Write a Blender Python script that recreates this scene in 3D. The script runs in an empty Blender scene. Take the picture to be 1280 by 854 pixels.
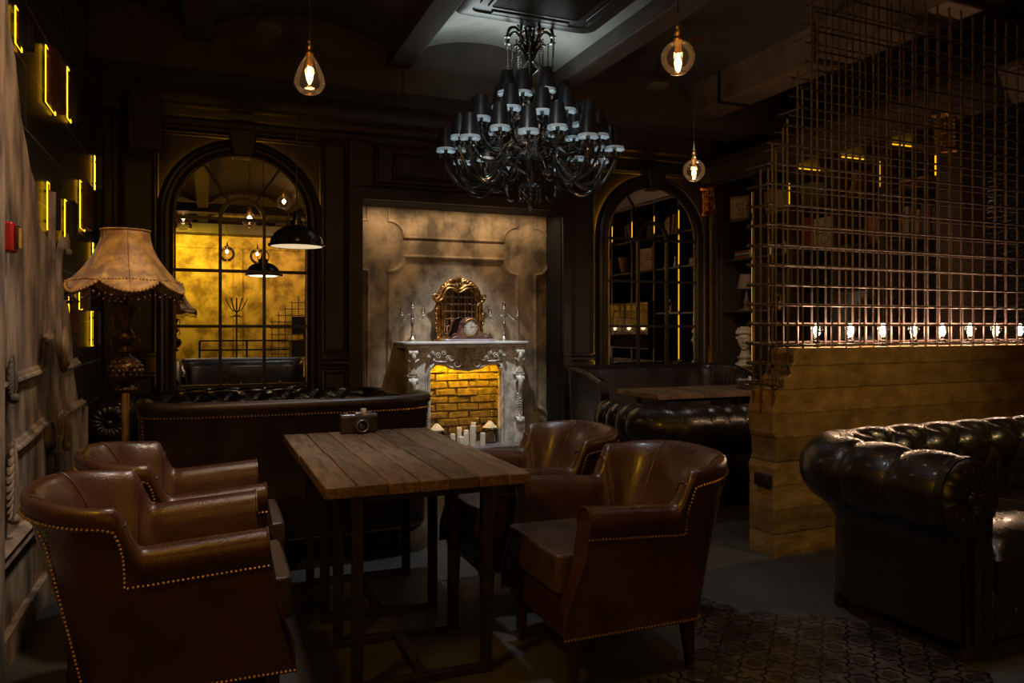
import bpy, math, random
from math import sin, cos, pi, radians, sqrt
from mathutils import Vector, Matrix

random.seed(7)
sc = bpy.context.scene
C = sc.collection

# ---------------------------------------------------------------- view
YAW = radians(22.0)
FOC = 950.0
HZ = 408.0
CAMH = 1.3
FX, FY = sin(YAW), cos(YAW)


def ratio(u):
    a = (u - 640) / FOC
    return (FX + FY * a) / (FY - FX * a)


def on_y(u, v, Y):
    """point of the plane y=Y seen towards (u,v): returns x, z"""
    X = ratio(u) * Y
    D = X * FX + Y * FY
    return X, CAMH + (HZ - v) * D / FOC


def on_x(u, v, X):
    """point of the plane x=X: returns y, z"""
    Y = X / ratio(u)
    D = X * FX + Y * FY
    return Y, CAMH + (HZ - v) * D / FOC


cd = bpy.data.cameras.new('camera')
cam = bpy.data.objects.new('camera', cd)
C.objects.link(cam)
cam.location = (0, 0, CAMH)
cam.rotation_euler = (radians(90), 0, -YAW)
cd.sensor_width = 36
cd.lens = FOC / 1280 * 36
cd.shift_y = -(427 - HZ) / 1280
cd.clip_start = 0.05
sc.camera = cam

# ---------------------------------------------------------------- mesh helpers


class MB:
    def __init__(s):
        s.v = []
        s.f = []

    def add(s, vs, fs):
        k = len(s.v)
        s.v += [tuple(p) for p in vs]
        s.f += [tuple(i + k for i in f) for f in fs]
        return s

    def box(s, x0, x1, y0, y1, z0, z1):
        vs = [(x, y, z) for z in (z0, z1) for y in (y0, y1) for x in (x0, x1)]
        fs = [(0, 2, 3, 1), (4, 5, 7, 6), (0, 1, 5, 4), (2, 6, 7, 3), (0, 4, 6, 2), (1, 3, 7, 5)]
        return s.add(vs, fs)

    def cbox(s, c, d, rz=0, M=None):
        """box by centre and size, turned by rz or by a matrix"""
        R = M or Matrix.Rotation(rz, 3, 'Z')
        vs = []
        for z in (-.5, .5):
            for y in (-.5, .5):
                for x in (-.5, .5):
                    p = R @ Vector((x * d[0], y * d[1], z * d[2]))
                    vs.append(tuple(p + Vector(c)))
        return s.add(vs, [(0, 2, 3, 1), (4, 5, 7, 6), (0, 1, 5, 4), (2, 6, 7, 3), (0, 4, 6, 2), (1, 3, 7, 5)])

    def grid(s, rows, closed_u=False, closed_v=False, flip=False):
        """rows: list of equal-length point lists"""
        n = len(rows)
        m = len(rows[0])
        vs = [p for r in rows for p in r]
        fs = []
        for i in range(n if closed_v else n - 1):
            for j in range(m if closed_u else m - 1):
                a = i * m + j
                b = i * m + (j + 1) % m
                c = ((i + 1) % n) * m + (j + 1) % m
                d = ((i + 1) % n) * m + j
                fs.append((a, d, c, b) if flip else (a, b, c, d))
        return s.add(vs, fs)

    def lathe(s, prof, n=24, o=(0, 0, 0), M=None):
        """prof: (r, z) pairs bottom to top"""
        rows = []
        for r, z in prof:
            row = []
            for k in range(n):
                t = 2 * pi * k / n
                p = Vector((max(r, 1e-4) * cos(t), max(r, 1e-4) * sin(t), z))
                if M is not None:
                    p = M @ p
                row.append(tuple(p + Vector(o)))
            rows.append(row)
        return s.grid(rows, closed_u=True)

    def tube(s, path, r, n=8, closed=False, caps=True):
        P = [Vector(p) for p in path]
        m = len(P)
        rr = r if isinstance(r, (list, tuple)) else [r] * m
        T = []
        for i in range(m):
            a = P[(i - 1) % m] if (closed or i > 0) else P[i]
            b = P[(i + 1) % m] if (closed or i < m - 1) else P[i]
            t = b - a
            T.append(t.normalized() if t.length > 1e-9 else Vector((0, 0, 1)))
        up = Vector((0, 0, 1)) if abs(T[0].z) < .9 else Vector((1, 0, 0))
        N = (up - T[0] * up.dot(T[0])).normalized()
        rows = []
        for i in range(m):
            N = (N - T[i] * N.dot(T[i]))
            N = N.normalized() if N.length > 1e-6 else Vector((1, 0, 0))
            B = T[i].cross(N)
            rows.append([tuple(P[i] + (N * cos(2 * pi * k / n) + B * sin(2 * pi * k / n)) * rr[i]) for k in range(n)])
        k0 = len(s.v)
        s.grid(rows, closed_u=True, closed_v=closed)
        if caps and not closed:
            s.f.append(tuple(k0 + k for k in range(n))[::-1])
            s.f.append(tuple(k0 + (m - 1) * n + k for k in range(n)))
        return s

    def sphere(s, c, r, n=12, m=8, sc=(1, 1, 1), M=None):
        rows = []
        for i in range(m + 1):
            t = pi * i / m
            rows.append([(sin(t) * cos(2 * pi * k / n), sin(t) * sin(2 * pi * k / n), -cos(t)) for k in range(n)])
        rr = []
        for row in rows:
            q = []
            for p in row:
                w = Vector((p[0] * r * sc[0], p[1] * r * sc[1], p[2] * r * sc[2]))
                if M is not None:
                    w = M @ w
                q.append(tuple(w + Vector(c)))
            rr.append(q)
        return s.grid(rr, closed_u=True)

    def prism(s, pts, a, b, axis='y'):
        """outline pts (p,q) extruded between a and b; axis y: (p,a,q); x: (a,p,q); z: (p,q,a)"""
        def put(p, q, w):
            return {'y': (p, w, q), 'x': (w, p, q), 'z': (p, q, w)}[axis]
        n = len(pts)
        vs = [put(p, q, a) for p, q in pts] + [put(p, q, b) for p, q in pts]
        fs = [tuple(range(n))[::-1], tuple(range(n, 2 * n))]
        fs += [(i, (i + 1) % n, n + (i + 1) % n, n + i) for i in range(n)]
        return s.add(vs, fs)

    def sweep(s, path, prof, N, closed=False, caps=True):
        """a moulding profile (side, out) carried along a path lying in a plane of normal N"""
        N = Vector(N).normalized()
        P = [Vector(p) for p in path]
        m = len(P)
        rows = []
        for i in range(m):
            a = (P[i] - P[i - 1]) if (closed or i > 0) else (P[1] - P[0])
            b = (P[(i + 1) % m] - P[i]) if (closed or i < m - 1) else a
            a = a.normalized()
            b = b.normalized()
            if not closed and i == m - 1:
                b = a
            t = (a + b)
            t = t.normalized() if t.length > 1e-6 else a
            S = N.cross(t).normalized()
            k = 1.0 / max(.45, t.dot(a))
            rows.append([tuple(P[i] + S * (x * k) + N * y) for x, y in prof])
        k0 = len(s.v)
        L = len(prof)
        s.grid(rows, closed_u=False, closed_v=closed)
        if caps and not closed:
            s.f.append(tuple(k0 + k for k in range(L)))
            s.f.append(tuple(k0 + (m - 1) * L + k for k in range(L))[::-1])
        return s

    def build(s, name, m, parent=None, smooth=True, bevel=0, seg=2, angle=35, subsurf=0):
        me = bpy.data.meshes.new(name)
        me.from_pydata(s.v, [], s.f)
        me.validate()
        import bmesh
        bm = bmesh.new()
        bm.from_mesh(me)
        bmesh.ops.remove_doubles(bm, verts=bm.verts, dist=1e-5)
        bmesh.ops.recalc_face_normals(bm, faces=bm.faces)
        bm.to_mesh(me)
        bm.free()
        o = bpy.data.objects.new(name, me)
        C.objects.link(o)
        me.materials.append(m)
        if smooth:
            me.polygons.foreach_set('use_smooth', [True] * len(me.polygons))
            try:
                me.set_sharp_from_angle(angle=radians(angle))
            except Exception:
                pass
        if bevel:
            b = o.modifiers.new('bevel', 'BEVEL')
            b.width = bevel
            b.segments = seg
            b.limit_method = 'ANGLE'
            b.angle_limit = radians(40)
            b.harden_normals = False
        if subsurf:
            b = o.modifiers.new('subdivision', 'SUBSURF')
            b.levels = subsurf
            b.render_levels = subsurf
        if parent:
            o.parent = parent
        return o


def thing(name, label, cat, loc=(0, 0, 0), rz=0, group=None):
    o = bpy.data.objects.new(name, None)
    C.objects.link(o)
    o.empty_display_size = .1
    o.location = loc
    o.rotation_euler = (0, 0, rz)
    o['label'] = label
    o['category'] = cat
    if group:
        o['group'] = group
    return o


def tag(o, label, cat, group=None):
    o['label'] = label
    o['category'] = cat
    if group:
        o['group'] = group
    return o


def struct(o):
    o['kind'] = 'structure'
    return o


def stuff(o):
    o['kind'] = 'stuff'
    return o


def kids(o):
    return [c for c in bpy.data.objects if c.parent == o]


def dup(root, loc, rz=None, label=None, group=None):
    def cp(o, par):
        c = o.copy()
        C.objects.link(c)
        c.parent = par
        for k in kids_map.get(o.name, []):
            cp(k, c)
        return c
    kids_map = {}
    for q in bpy.data.objects:
        if q.parent:
            kids_map.setdefault(q.parent.name, []).append(q)
    r = cp(root, None)
    r.location = loc
    if rz is not None:
        r.rotation_euler = (0, 0, rz)
    if label:
        r['label'] = label
    if group:
        r['group'] = group
    return r


def arc(cx, cy, r, a0, a1, n, ry=None):
    ry = r if ry is None else ry
    return [(cx + r * cos(radians(a0 + (a1 - a0) * i / n)), cy + ry * sin(radians(a0 + (a1 - a0) * i / n))) for i in range(n + 1)]


def smoothpath(pts, n=6):
    """Catmull-Rom through the points"""
    P = [Vector(p) for p in pts]
    out = []
    for i in range(len(P) - 1):
        p0 = P[max(i - 1, 0)]
        p1 = P[i]
        p2 = P[i + 1]
        p3 = P[min(i + 2, len(P) - 1)]
        for k in range(n):
            t = k / n
            out.append(.5 * ((2 * p1) + (p2 - p0) * t + (2 * p0 - 5 * p1 + 4 * p2 - p3) * t * t + (3 * p1 - p0 - 3 * p2 + p3) * t ** 3))
    out.append(P[-1])
    return out


# ---------------------------------------------------------------- materials
MATS = {}


def mat(name, c1, c2=None, rough=.5, r2=None, metal=0, scale=5, detail=4, bump=0, bscale=None, coat=0, coat_rough=.15,
        lo=.35, hi=.65, stretch=(1, 1, 1), spec=.5, sheen=0, emit=None, estr=0, c3=None):
    if name in MATS:
        return MATS[name]
    m = bpy.data.materials.new(name)
    m.use_nodes = True
    nt = m.node_tree
    b = nt.nodes['Principled BSDF']
    b.inputs['Roughness'].default_value = rough
    b.inputs['Metallic'].default_value = metal
    b.inputs['Specular IOR Level'].default_value = spec
    b.inputs['Coat Weight'].default_value = coat
    b.inputs['Coat Roughness'].default_value = coat_rough
    if sheen:
        b.inputs['Sheen Weight'].default_value = sheen
    tc = nt.nodes.new('ShaderNodeTexCoord')
    mp = nt.nodes.new('ShaderNodeMapping')
    mp.inputs['Scale'].default_value = stretch
    nt.links.new(tc.outputs['Object'], mp.inputs['Vector'])
    nz = nt.nodes.new('ShaderNodeTexNoise')
    nz.inputs['Scale'].default_value = scale
    nz.inputs['Detail'].default_value = detail
    nz.inputs['Roughness'].default_value = .6
    nt.links.new(mp.outputs[0], nz.inputs['Vector'])
    cr = nt.nodes.new('ShaderNodeValToRGB')
    cr.color_ramp.elements[0].position = lo
    cr.color_ramp.elements[1].position = hi
    cr.color_ramp.elements[0].color = (*c1, 1)
    cr.color_ramp.elements[1].color = (*(c2 or c1), 1)
    if c3:
        e = cr.color_ramp.elements.new((lo + hi) / 2)
        e.color = (*c3, 1)
    nt.links.new(nz.outputs['Fac'], cr.inputs[0])
    nt.links.new(cr.outputs[0], b.inputs['Base Color'])
    if r2 is not None:
        mr = nt.nodes.new('ShaderNodeMapRange')
        mr.inputs['From Min'].default_value = .3
        mr.inputs['From Max'].default_value = .7
        mr.inputs['To Min'].default_value = rough
        mr.inputs['To Max'].default_value = r2
        nt.links.new(nz.outputs['Fac'], mr.inputs['Value'])
        nt.links.new(mr.outputs[0], b.inputs['Roughness'])
    if bump:
        n2 = nt.nodes.new('ShaderNodeTexNoise')
        n2.inputs['Scale'].default_value = bscale or scale * 6
        n2.inputs['Detail'].default_value = 5
        nt.links.new(mp.outputs[0], n2.inputs['Vector'])
        bp = nt.nodes.new('ShaderNodeBump')
        bp.inputs['Strength'].default_value = bump
        bp.inputs['Distance'].default_value = .01
        nt.links.new(n2.outputs['Fac'], bp.inputs['Height'])
        nt.links.new(bp.outputs[0], b.inputs['Normal'])
    if emit:
        b.inputs['Emission Color'].default_value = (*emit, 1)
        b.inputs['Emission Strength'].default_value = estr
    MATS[name] = m
    return m


def emis(name, col, s):
    if name in MATS:
        return MATS[name]
    m = bpy.data.materials.new(name)
    m.use_nodes = True
    nt = m.node_tree
    nt.nodes.clear()
    e = nt.nodes.new('ShaderNodeEmission')
    e.inputs[0].default_value = (*col, 1)
    e.inputs[1].default_value = s
    o = nt.nodes.new('ShaderNodeOutputMaterial')
    nt.links.new(e.outputs[0], o.inputs[0])
    MATS[name] = m
    return m


def glassy(name, tint=(1, 1, 1), rough=.02, ior=1.5, strength=1.0, gtint=(1, 1, 1), haze=0):
    """thin blown glass: clear straight through, mirror-like towards the rim"""
    m = bpy.data.materials.new(name)
    m.use_nodes = True
    nt = m.node_tree
    nt.nodes.clear()
    tr = nt.nodes.new('ShaderNodeBsdfTransparent')
    tr.inputs[0].default_value = (*tint, 1)
    gl = nt.nodes.new('ShaderNodeBsdfGlossy')
    gl.inputs['Color'].default_value = (*gtint, 1)
    gl.inputs['Roughness'].default_value = rough
    fr = nt.nodes.new('ShaderNodeFresnel')
    fr.inputs[0].default_value = ior
    mu = nt.nodes.new('ShaderNodeMath')
    mu.operation = 'MULTIPLY'
    mu.inputs[1].default_value = strength
    mu.use_clamp = True
    mx = nt.nodes.new('ShaderNodeMixShader')
    o = nt.nodes.new('ShaderNodeOutputMaterial')
    nt.links.new(fr.outputs[0], mu.inputs[0])
    nt.links.new(mu.outputs[0], mx.inputs[0])
    nt.links.new(tr.outputs[0], mx.inputs[1])
    nt.links.new(gl.outputs[0], mx.inputs[2])
    if haze:
        df = nt.nodes.new('ShaderNodeBsdfDiffuse')
        df.inputs[0].default_value = (.9, .8, .65, 1)
        m2 = nt.nodes.new('ShaderNodeMixShader')
        m2.inputs[0].default_value = haze
        nt.links.new(mx.outputs[0], m2.inputs[1])
        nt.links.new(df.outputs[0], m2.inputs[2])
        nt.links.new(m2.outputs[0], o.inputs[0])
    else:
        nt.links.new(mx.outputs[0], o.inputs[0])
    MATS[name] = m
    return m


def N(nt, kind, **kw):
    n = nt.nodes.new(kind)
    for k, v in kw.items():
        setattr(n, k, v)
    return n


def math_node(nt, op, a, b=None, clamp=False):
    n = nt.nodes.new('ShaderNodeMath')
    n.operation = op
    n.use_clamp = clamp
    for i, q in enumerate((a, b)):
        if q is None:
            continue
        if isinstance(q, (int, float)):
            n.inputs[i].default_value = q
        else:
            nt.links.new(q, n.inputs[i])
    return n.outputs[0]


leather = mat('brown leather', (.052, .020, .010), (.088, .036, .018), rough=.24, r2=.36, scale=7, bump=.2, bscale=160, coat=.35, coat_rough=.2)
leather_d = mat('worn brown leather', (.052, .030, .019), (.105, .066, .043), rough=.32, r2=.46, scale=9, bump=.3, bscale=150, coat=.15, coat_rough=.25)
blackl = mat('black leather', (.010, .008, .007), (.022, .016, .013), rough=.2, r2=.32, scale=6, bump=.2, bscale=140, coat=.4, coat_rough=.12)
darkl = mat('dark brown leather', (.022, .012, .009), (.04, .02, .014), rough=.35, r2=.5, scale=5, bump=.2, bscale=130, coat=.15, coat_rough=.3)
brass = mat('aged brass', (.55, .34, .12), (.8, .52, .2), rough=.3, metal=1, scale=40)
nail = mat('brass nailhead', (.7, .44, .18), (.85, .56, .26), rough=.3, metal=1, scale=40)
gold = mat('carved gilt', (.12, .05, .015), (.55, .29, .08), rough=.35, metal=1, scale=22, bump=.4, bscale=60)
woodl = mat('dark wood leg', (.025, .013, .008), (.05, .025, .015), rough=.4, scale=8, stretch=(1, 1, .2))
steel = mat('black steel', (.018, .014, .012), (.032, .025, .021), rough=.45, metal=.3, scale=12)
rebar = mat('rusty steel bar', (.085, .064, .055), (.17, .13, .115), rough=.45, r2=.6, metal=.55, scale=30)
panelm = mat('black painted panelling', (.030, .022, .016), (.042, .031, .022), rough=.42, scale=3, bump=.1)
framem = mat('black lacquer frame', (.026, .019, .014), (.038, .028, .021), rough=.35, scale=4)
beamm = mat('dark ceiling beam', (.045, .036, .03), (.07, .055, .045), rough=.7, scale=4)
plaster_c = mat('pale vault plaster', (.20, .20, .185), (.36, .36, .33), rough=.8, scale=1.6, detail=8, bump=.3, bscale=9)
plaster_shade = mat('shaded vault plaster', (.045, .038, .032), (.085, .072, .060), rough=.8, scale=1.6, detail=8, bump=.3, bscale=9)  # same plaster, with the shade of the unlit bays put into its colour
stage = mat('distressed painted plaster', (.13, .098, .065), (.56, .41, .255), rough=.75, scale=3.4, detail=9, lo=.38, hi=.60, bump=.3, bscale=24, c3=(.33, .25, .16), stretch=(1, 1, .8))
sideplaster = mat('weathered cream plaster', (.10, .08, .06), (.50, .38, .27), rough=.7, scale=6, detail=9, lo=.38, hi=.62, bump=.35, bscale=26, stretch=(1, 1, .4))
goldwall = mat('mottled ochre plaster', (.22, .14, .03), (.62, .44, .12), rough=.7, scale=3.2, detail=8, lo=.38, hi=.58, bump=.3, bscale=20)
marble = mat('antique white carved stone', (.30, .25, .19), (.82, .76, .66), rough=.5, scale=14, detail=6, lo=.3, hi=.6, bump=.3, bscale=50)
marbletop = mat('pale stone mantel shelf', (.55, .53, .5), (.7, .68, .66), rough=.3, scale=6)
darkfloor = None
silver = mat('tarnished silver', (.5, .5, .48), (.85, .86, .84), rough=.25, metal=1, scale=30)
wax = mat('cream wax', (.78, .70, .55), (.85, .78, .62), rough=.5, scale=4)
bust_m = mat('aged plaster bust', (.42, .34, .25), (.60, .52, .40), rough=.6, scale=9)
mirror_m = mat('antique mirror glass', (.80, .79, .76), (.9, .89, .86), rough=.0, metal=1, scale=2)
mirror_b = mat('small mirror glass', (.75, .75, .74), (.8, .8, .8), rough=.0, metal=1, scale=2)
bronze = mat('dark bronze carving', (.02, .012, .008), (.16, .085, .04), rough=.35, metal=.8, scale=30, bump=.4, bscale=70)
crystal = mat('black glass chandelier', (.05, .055, .058), (.09, .097, .10), rough=.16, metal=.6, scale=5, coat=.8, coat_rough=.05, spec=.8)
crystald = mat('smoked crystal drops', (.14, .15, .16), (.3, .32, .33), rough=.08, scale=5, metal=.55)
shadeb = mat('black pleated shade', (.012, .012, .013), (.02, .02, .022), rough=.38, scale=6, coat=.2)
lining0 = mat('white shade lining', (.68, .74, .76), (.75, .8, .82), rough=.6, scale=6)
lining = bpy.data.materials.new('white shade lining cloth')
lining.use_nodes = True
_nt = lining.node_tree
_nt.nodes.clear()
_d = _nt.nodes.new('ShaderNodeBsdfDiffuse')
_t = _nt.nodes.new('ShaderNodeBsdfTranslucent')
_d.inputs[0].default_value = _t.inputs[0].default_value = (.75, .82, .85, 1)
_m = _nt.nodes.new('ShaderNodeMixShader')
_m.inputs[0].default_value = .5
_o = _nt.nodes.new('ShaderNodeOutputMaterial')
_nt.links.new(_d.outputs[0], _m.inputs[1])
_nt.links.new(_t.outputs[0], _m.inputs[2])
_nt.links.new(_m.outputs[0], _o.inputs[0])
whitem = mat('white enamel', (.6, .58, .55), (.7, .68, .65), rough=.5)
glass_bulb = glassy('clear bulb glass', tint=(1, .985, .96), ior=1.45, strength=.4)
glass_globe = glassy('blown seeded glass', tint=(.97, .95, .92), ior=1.5, strength=1.3, haze=.005)
glass_jar = glassy('jar glass', tint=(.9, .9, .88), ior=1.5, strength=1.3)
WARM = (1.0, .52, .22)
LEDC = (1.0, .46, .010)
filam = emis('glowing filament', (1.0, .66, .40), 26)
filam_p = emis('glowing pendant filament', (1.0, .62, .30), 20)
led = emis('yellow light strip', LEDC, 3.4)
led_dim = emis('yellow light strip behind mirrors', LEDC, 9)
led_shelf = emis('yellow shelf light strip', (1.0, .48, .012), 1.3)
led_fire = emis('yellow firebox strip', (1.0, .52, .008), 170)
cool_bulb = emis('cool chandelier bulb', (.80, .95, 1.0), 22)


def plank_wood():
    m = bpy.data.materials.new('weathered plank wood')
    m.use_nodes = True
    nt = m.node_tree
    b = nt.nodes['Principled BSDF']
    tc = N(nt, 'ShaderNodeTexCoord')
    mp = N(nt, 'ShaderNodeMapping')
    mp.inputs['Scale'].default_value = (9, 1.1, 9)
    nt.links.new(tc.outputs['Object'], mp.inputs[0])
    nz = N(nt, 'ShaderNodeTexNoise')
    nz.inputs['Scale'].default_value = 5
    nz.inputs['Detail'].default_value = 8
    nz.inputs['Roughness'].default_value = .7
    nt.links.new(mp.outputs[0], nz.inputs['Vector'])
    # tone that changes from plank to plank
    sx = N(nt, 'ShaderNodeSeparateXYZ')
    nt.links.new(tc.outputs['Object'], sx.inputs[0])
    k = math_node(nt, 'FLOOR', math_node(nt, 'MULTIPLY', sx.outputs[0], 1 / .112))
    wn = N(nt, 'ShaderNodeTexWhiteNoise', noise_dimensions='1D')
    nt.links.new(k, wn.inputs['W'])
    cr = N(nt, 'ShaderNodeValToRGB')
    cr.color_ramp.elements[0].position = .3
    cr.color_ramp.elements[0].color = (.020, .011, .006, 1)
    cr.color_ramp.elements[1].position = .72
    cr.color_ramp.elements[1].color = (.27, .16, .085, 1)
    nt.links.new(nz.outputs['Fac'], cr.inputs[0])
    hv = N(nt, 'ShaderNodeHueSaturation')
    v = math_node(nt, 'ADD', math_node(nt, 'MULTIPLY', wn.outputs['Value'], .5), .75)
    nt.links.new(v, hv.inputs['Value'])
    nt.links.new(cr.outputs[0], hv.inputs['Color'])
    nt.links.new(hv.outputs[0], b.inputs['Base Color'])
    b.inputs['Roughness'].default_value = .45
    bp = N(nt, 'ShaderNodeBump')
    bp.inputs['Strength'].default_value = .5
    bp.inputs['Distance'].default_value = .006
    nt.links.new(nz.outputs['Fac'], bp.inputs['Height'])
    nt.links.new(bp.outputs[0], b.inputs['Normal'])
    return m


def concrete_boards():
    m = bpy.data.materials.new('board marked ochre concrete')
    m.use_nodes = True
    nt = m.node_tree
    b = nt.nodes['Principled BSDF']
    tc = N(nt, 'ShaderNodeTexCoord')
    sx = N(nt, 'ShaderNodeSeparateXYZ')
    nt.links.new(tc.outputs['Object'], sx.inputs[0])
    nz = N(nt, 'ShaderNodeTexNoise')
    nz.inputs['Scale'].default_value = 3
    nz.inputs['Detail'].default_value = 8
    mp = N(nt, 'ShaderNodeMapping')
    mp.inputs['Scale'].default_value = (2.2, 2.2, 2.8)
    nt.links.new(tc.outputs['Object'], mp.inputs[0])
    nt.links.new(mp.outputs[0], nz.inputs['Vector'])
    zz = math_node(nt, 'ADD', sx.outputs[2], math_node(nt, 'MULTIPLY', nz.outputs['Fac'], .018))
    q = math_node(nt, 'MULTIPLY', zz, 1 / .135)
    k = math_node(nt, 'FLOOR', q)
    fr = math_node(nt, 'FRACT', q)
    line = math_node(nt, 'LESS_THAN', fr, .06)
    wn = N(nt, 'ShaderNodeTexWhiteNoise', noise_dimensions='1D')
    nt.links.new(k, wn.inputs['W'])
    cr = N(nt, 'ShaderNodeValToRGB')
    cr.color_ramp.elements[0].position = .3
    cr.color_ramp.elements[0].color = (.19, .115, .038, 1)
    cr.color_ramp.elements[1].position = .7
    cr.color_ramp.elements[1].color = (.36, .24, .10, 1)
    nt.links.new(nz.outputs['Fac'], cr.inputs[0])
    hv = N(nt, 'ShaderNodeHueSaturation')
    v = math_node(nt, 'ADD', math_node(nt, 'MULTIPLY', wn.outputs['Value'], .5), .75)
    v = math_node(nt, 'SUBTRACT', v, math_node(nt, 'MULTIPLY', line, .45))
    nt.links.new(v, hv.inputs['Value'])
    nt.links.new(cr.outputs[0], hv.inputs['Color'])
    nt.links.new(hv.outputs[0], b.inputs['Base Color'])
    b.inputs['Roughness'].default_value = .6
    h = math_node(nt, 'ADD', math_node(nt, 'MULTIPLY', wn.outputs['Value'], .5), math_node(nt, 'MULTIPLY', line, -1.0))
    h = math_node(nt, 'ADD', h, math_node(nt, 'MULTIPLY', nz.outputs['Fac'], 1.2))
    bp = N(nt, 'ShaderNodeBump')
    bp.inputs['Strength'].default_value = 1.0
    bp.inputs['Distance'].default_value = .022
    nt.links.new(h, bp.inputs['Height'])
    nt.links.new(bp.outputs[0], b.inputs['Normal'])
    return m


def tile_wall():
    m = bpy.data.materials.new('large dark wall tiles')
    m.use_nodes = True
    nt = m.node_tree
    b = nt.nodes['Principled BSDF']
    tc = N(nt, 'ShaderNodeTexCoord')
    sx = N(nt, 'ShaderNodeSeparateXYZ')
    nt.links.new(tc.outputs['Object'], sx.inputs[0])
    cx = N(nt, 'ShaderNodeCombineXYZ')
    nt.links.new(sx.outputs[1], cx.inputs[0])
    nt.links.new(math_node(nt, 'ADD', sx.outputs[2], .19), cx.inputs[1])
    br = N(nt, 'ShaderNodeTexBrick')
    nt.links.new(cx.outputs[0], br.inputs['Vector'])
    br.inputs['Scale'].default_value = 1
    br.inputs['Mortar Size'].default_value = .0045
    br.inputs['Mortar Smooth'].default_value = .1
    br.inputs['Brick Width'].default_value = 1.22
    br.inputs['Row Height'].default_value = .305
    br.inputs['Color1'].default_value = (.020, .019, .015, 1)
    br.inputs['Color2'].default_value = (.028, .027, .022, 1)
    br.inputs['Mortar'].default_value = (.30, .25, .18, 1)
    nt.links.new(br.outputs['Color'], b.inputs['Base Color'])
    b.inputs['Roughness'].default_value = .38
    return m


def floor_mat():
    m = bpy.data.materials.new('worn dark concrete floor')
    m.use_nodes = True
    nt = m.node_tree
    b = nt.nodes['Principled BSDF']
    tc = N(nt, 'ShaderNodeTexCoord')
    nz = N(nt, 'ShaderNodeTexNoise')
    nz.inputs['Scale'].default_value = 2.2
    nz.inputs['Detail'].default_value = 9
    nt.links.new(tc.outputs['Object'], nz.inputs['Vector'])
    n2 = N(nt, 'ShaderNodeTexNoise')
    n2.inputs['Scale'].default_value = 45
    n2.inputs['Detail'].default_value = 4
    nt.links.new(tc.outputs['Object'], n2.inputs['Vector'])
    cr = N(nt, 'ShaderNodeValToRGB')
    cr.color_ramp.elements[0].position = .35
    cr.color_ramp.elements[0].color = (.045, .043, .04, 1)
    cr.color_ramp.elements[1].position = .68
    cr.color_ramp.elements[1].color = (.10, .098, .094, 1)
    f = math_node(nt, 'ADD', math_node(nt, 'MULTIPLY', nz.outputs['Fac'], .75), math_node(nt, 'MULTIPLY', n2.outputs['Fac'], .25))
    nt.links.new(f, cr.inputs[0])
    nt.links.new(cr.outputs[0], b.inputs['Base Color'])
    b.inputs['Roughness'].default_value = .62
    bp = N(nt, 'ShaderNodeBump')
    bp.inputs['Strength'].default_value = .4
    bp.inputs['Distance'].default_value = .003
    nt.links.new(n2.outputs['Fac'], bp.inputs['Height'])
    nt.links.new(bp.outputs[0], b.inputs['Normal'])
    return m


def ornament_tile():
    """star-and-cross cement tiles, partly worn away"""
    m = bpy.data.materials.new('star and cross floor tiles')
    m.use_nodes = True
    nt = m.node_tree
    b = nt.nodes['Principled BSDF']
    tc = N(nt, 'ShaderNodeTexCoord')
    sx = N(nt, 'ShaderNodeSeparateXYZ')
    nt.links.new(tc.outputs['Object'], sx.inputs[0])

    def cell(sock, off):
        q = math_node(nt, 'ADD', math_node(nt, 'MULTIPLY', sock, 1 / .135), off)
        return math_node(nt, 'ABSOLUTE', math_node(nt, 'SUBTRACT', math_node(nt, 'FRACT', q), .5))
    ax, ay = cell(sx.outputs[0], 100.0), cell(sx.outputs[1], 100.0)
    sq = math_node(nt, 'MAXIMUM', ax, ay)
    di = math_node(nt, 'MULTIPLY', math_node(nt, 'ADD', ax, ay), .7071)
    star = math_node(nt, 'MINIMUM', sq, di)                    # eight-point star distance
    ring1 = math_node(nt, 'LESS_THAN', math_node(nt, 'ABSOLUTE', math_node(nt, 'SUBTRACT', star, .335)), .035)
    ring2 = math_node(nt, 'LESS_THAN', math_node(nt, 'ABSOLUTE', math_node(nt, 'SUBTRACT', star, .16)), .016)
    edge = math_node(nt, 'MAXIMUM', ring1, ring2)
    inner = math_node(nt, 'LESS_THAN', star, .16)
    nz = N(nt, 'ShaderNodeTexNoise')
    nz.inputs['Scale'].default_value = 6
    nz.inputs['Detail'].default_value = 8
    nt.links.new(tc.outputs['Object'], nz.inputs['Vector'])
    mx = N(nt, 'ShaderNodeMix', data_type='RGBA')
    nt.links.new(edge, mx.inputs[0])
    mx.inputs[6].default_value = (.075, .065, .058, 1)
    mx.inputs[7].default_value = (.012, .011, .010, 1)
    m2 = N(nt, 'ShaderNodeMix', data_type='RGBA')
    nt.links.new(math_node(nt, 'MULTIPLY', inner, .8), m2.inputs[0])
    nt.links.new(mx.outputs[2], m2.inputs[6])
    m2.inputs[7].default_value = (.035, .03, .028, 1)
    hv = N(nt, 'ShaderNodeHueSaturation')
    nt.links.new(math_node(nt, 'ADD', math_node(nt, 'MULTIPLY', nz.outputs['Fac'], 3.4), -.7), hv.inputs['Value'])
    nt.links.new(m2.outputs[2], hv.inputs['Color'])
    nt.links.new(hv.outputs[0], b.inputs['Base Color'])
    b.inputs['Roughness'].default_value = .16
    h = math_node(nt, 'ADD', math_node(nt, 'MULTIPLY', edge, -1.4), math_node(nt, 'MULTIPLY', nz.outputs['Fac'], 2.6))
    bp = N(nt, 'ShaderNodeBump')
    bp.inputs['Strength'].default_value = .9
    bp.inputs['Distance'].default_value = .008
    nt.links.new(h, bp.inputs['Height'])
    nt.links.new(bp.outputs[0], b.inputs['Normal'])
    return m


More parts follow.
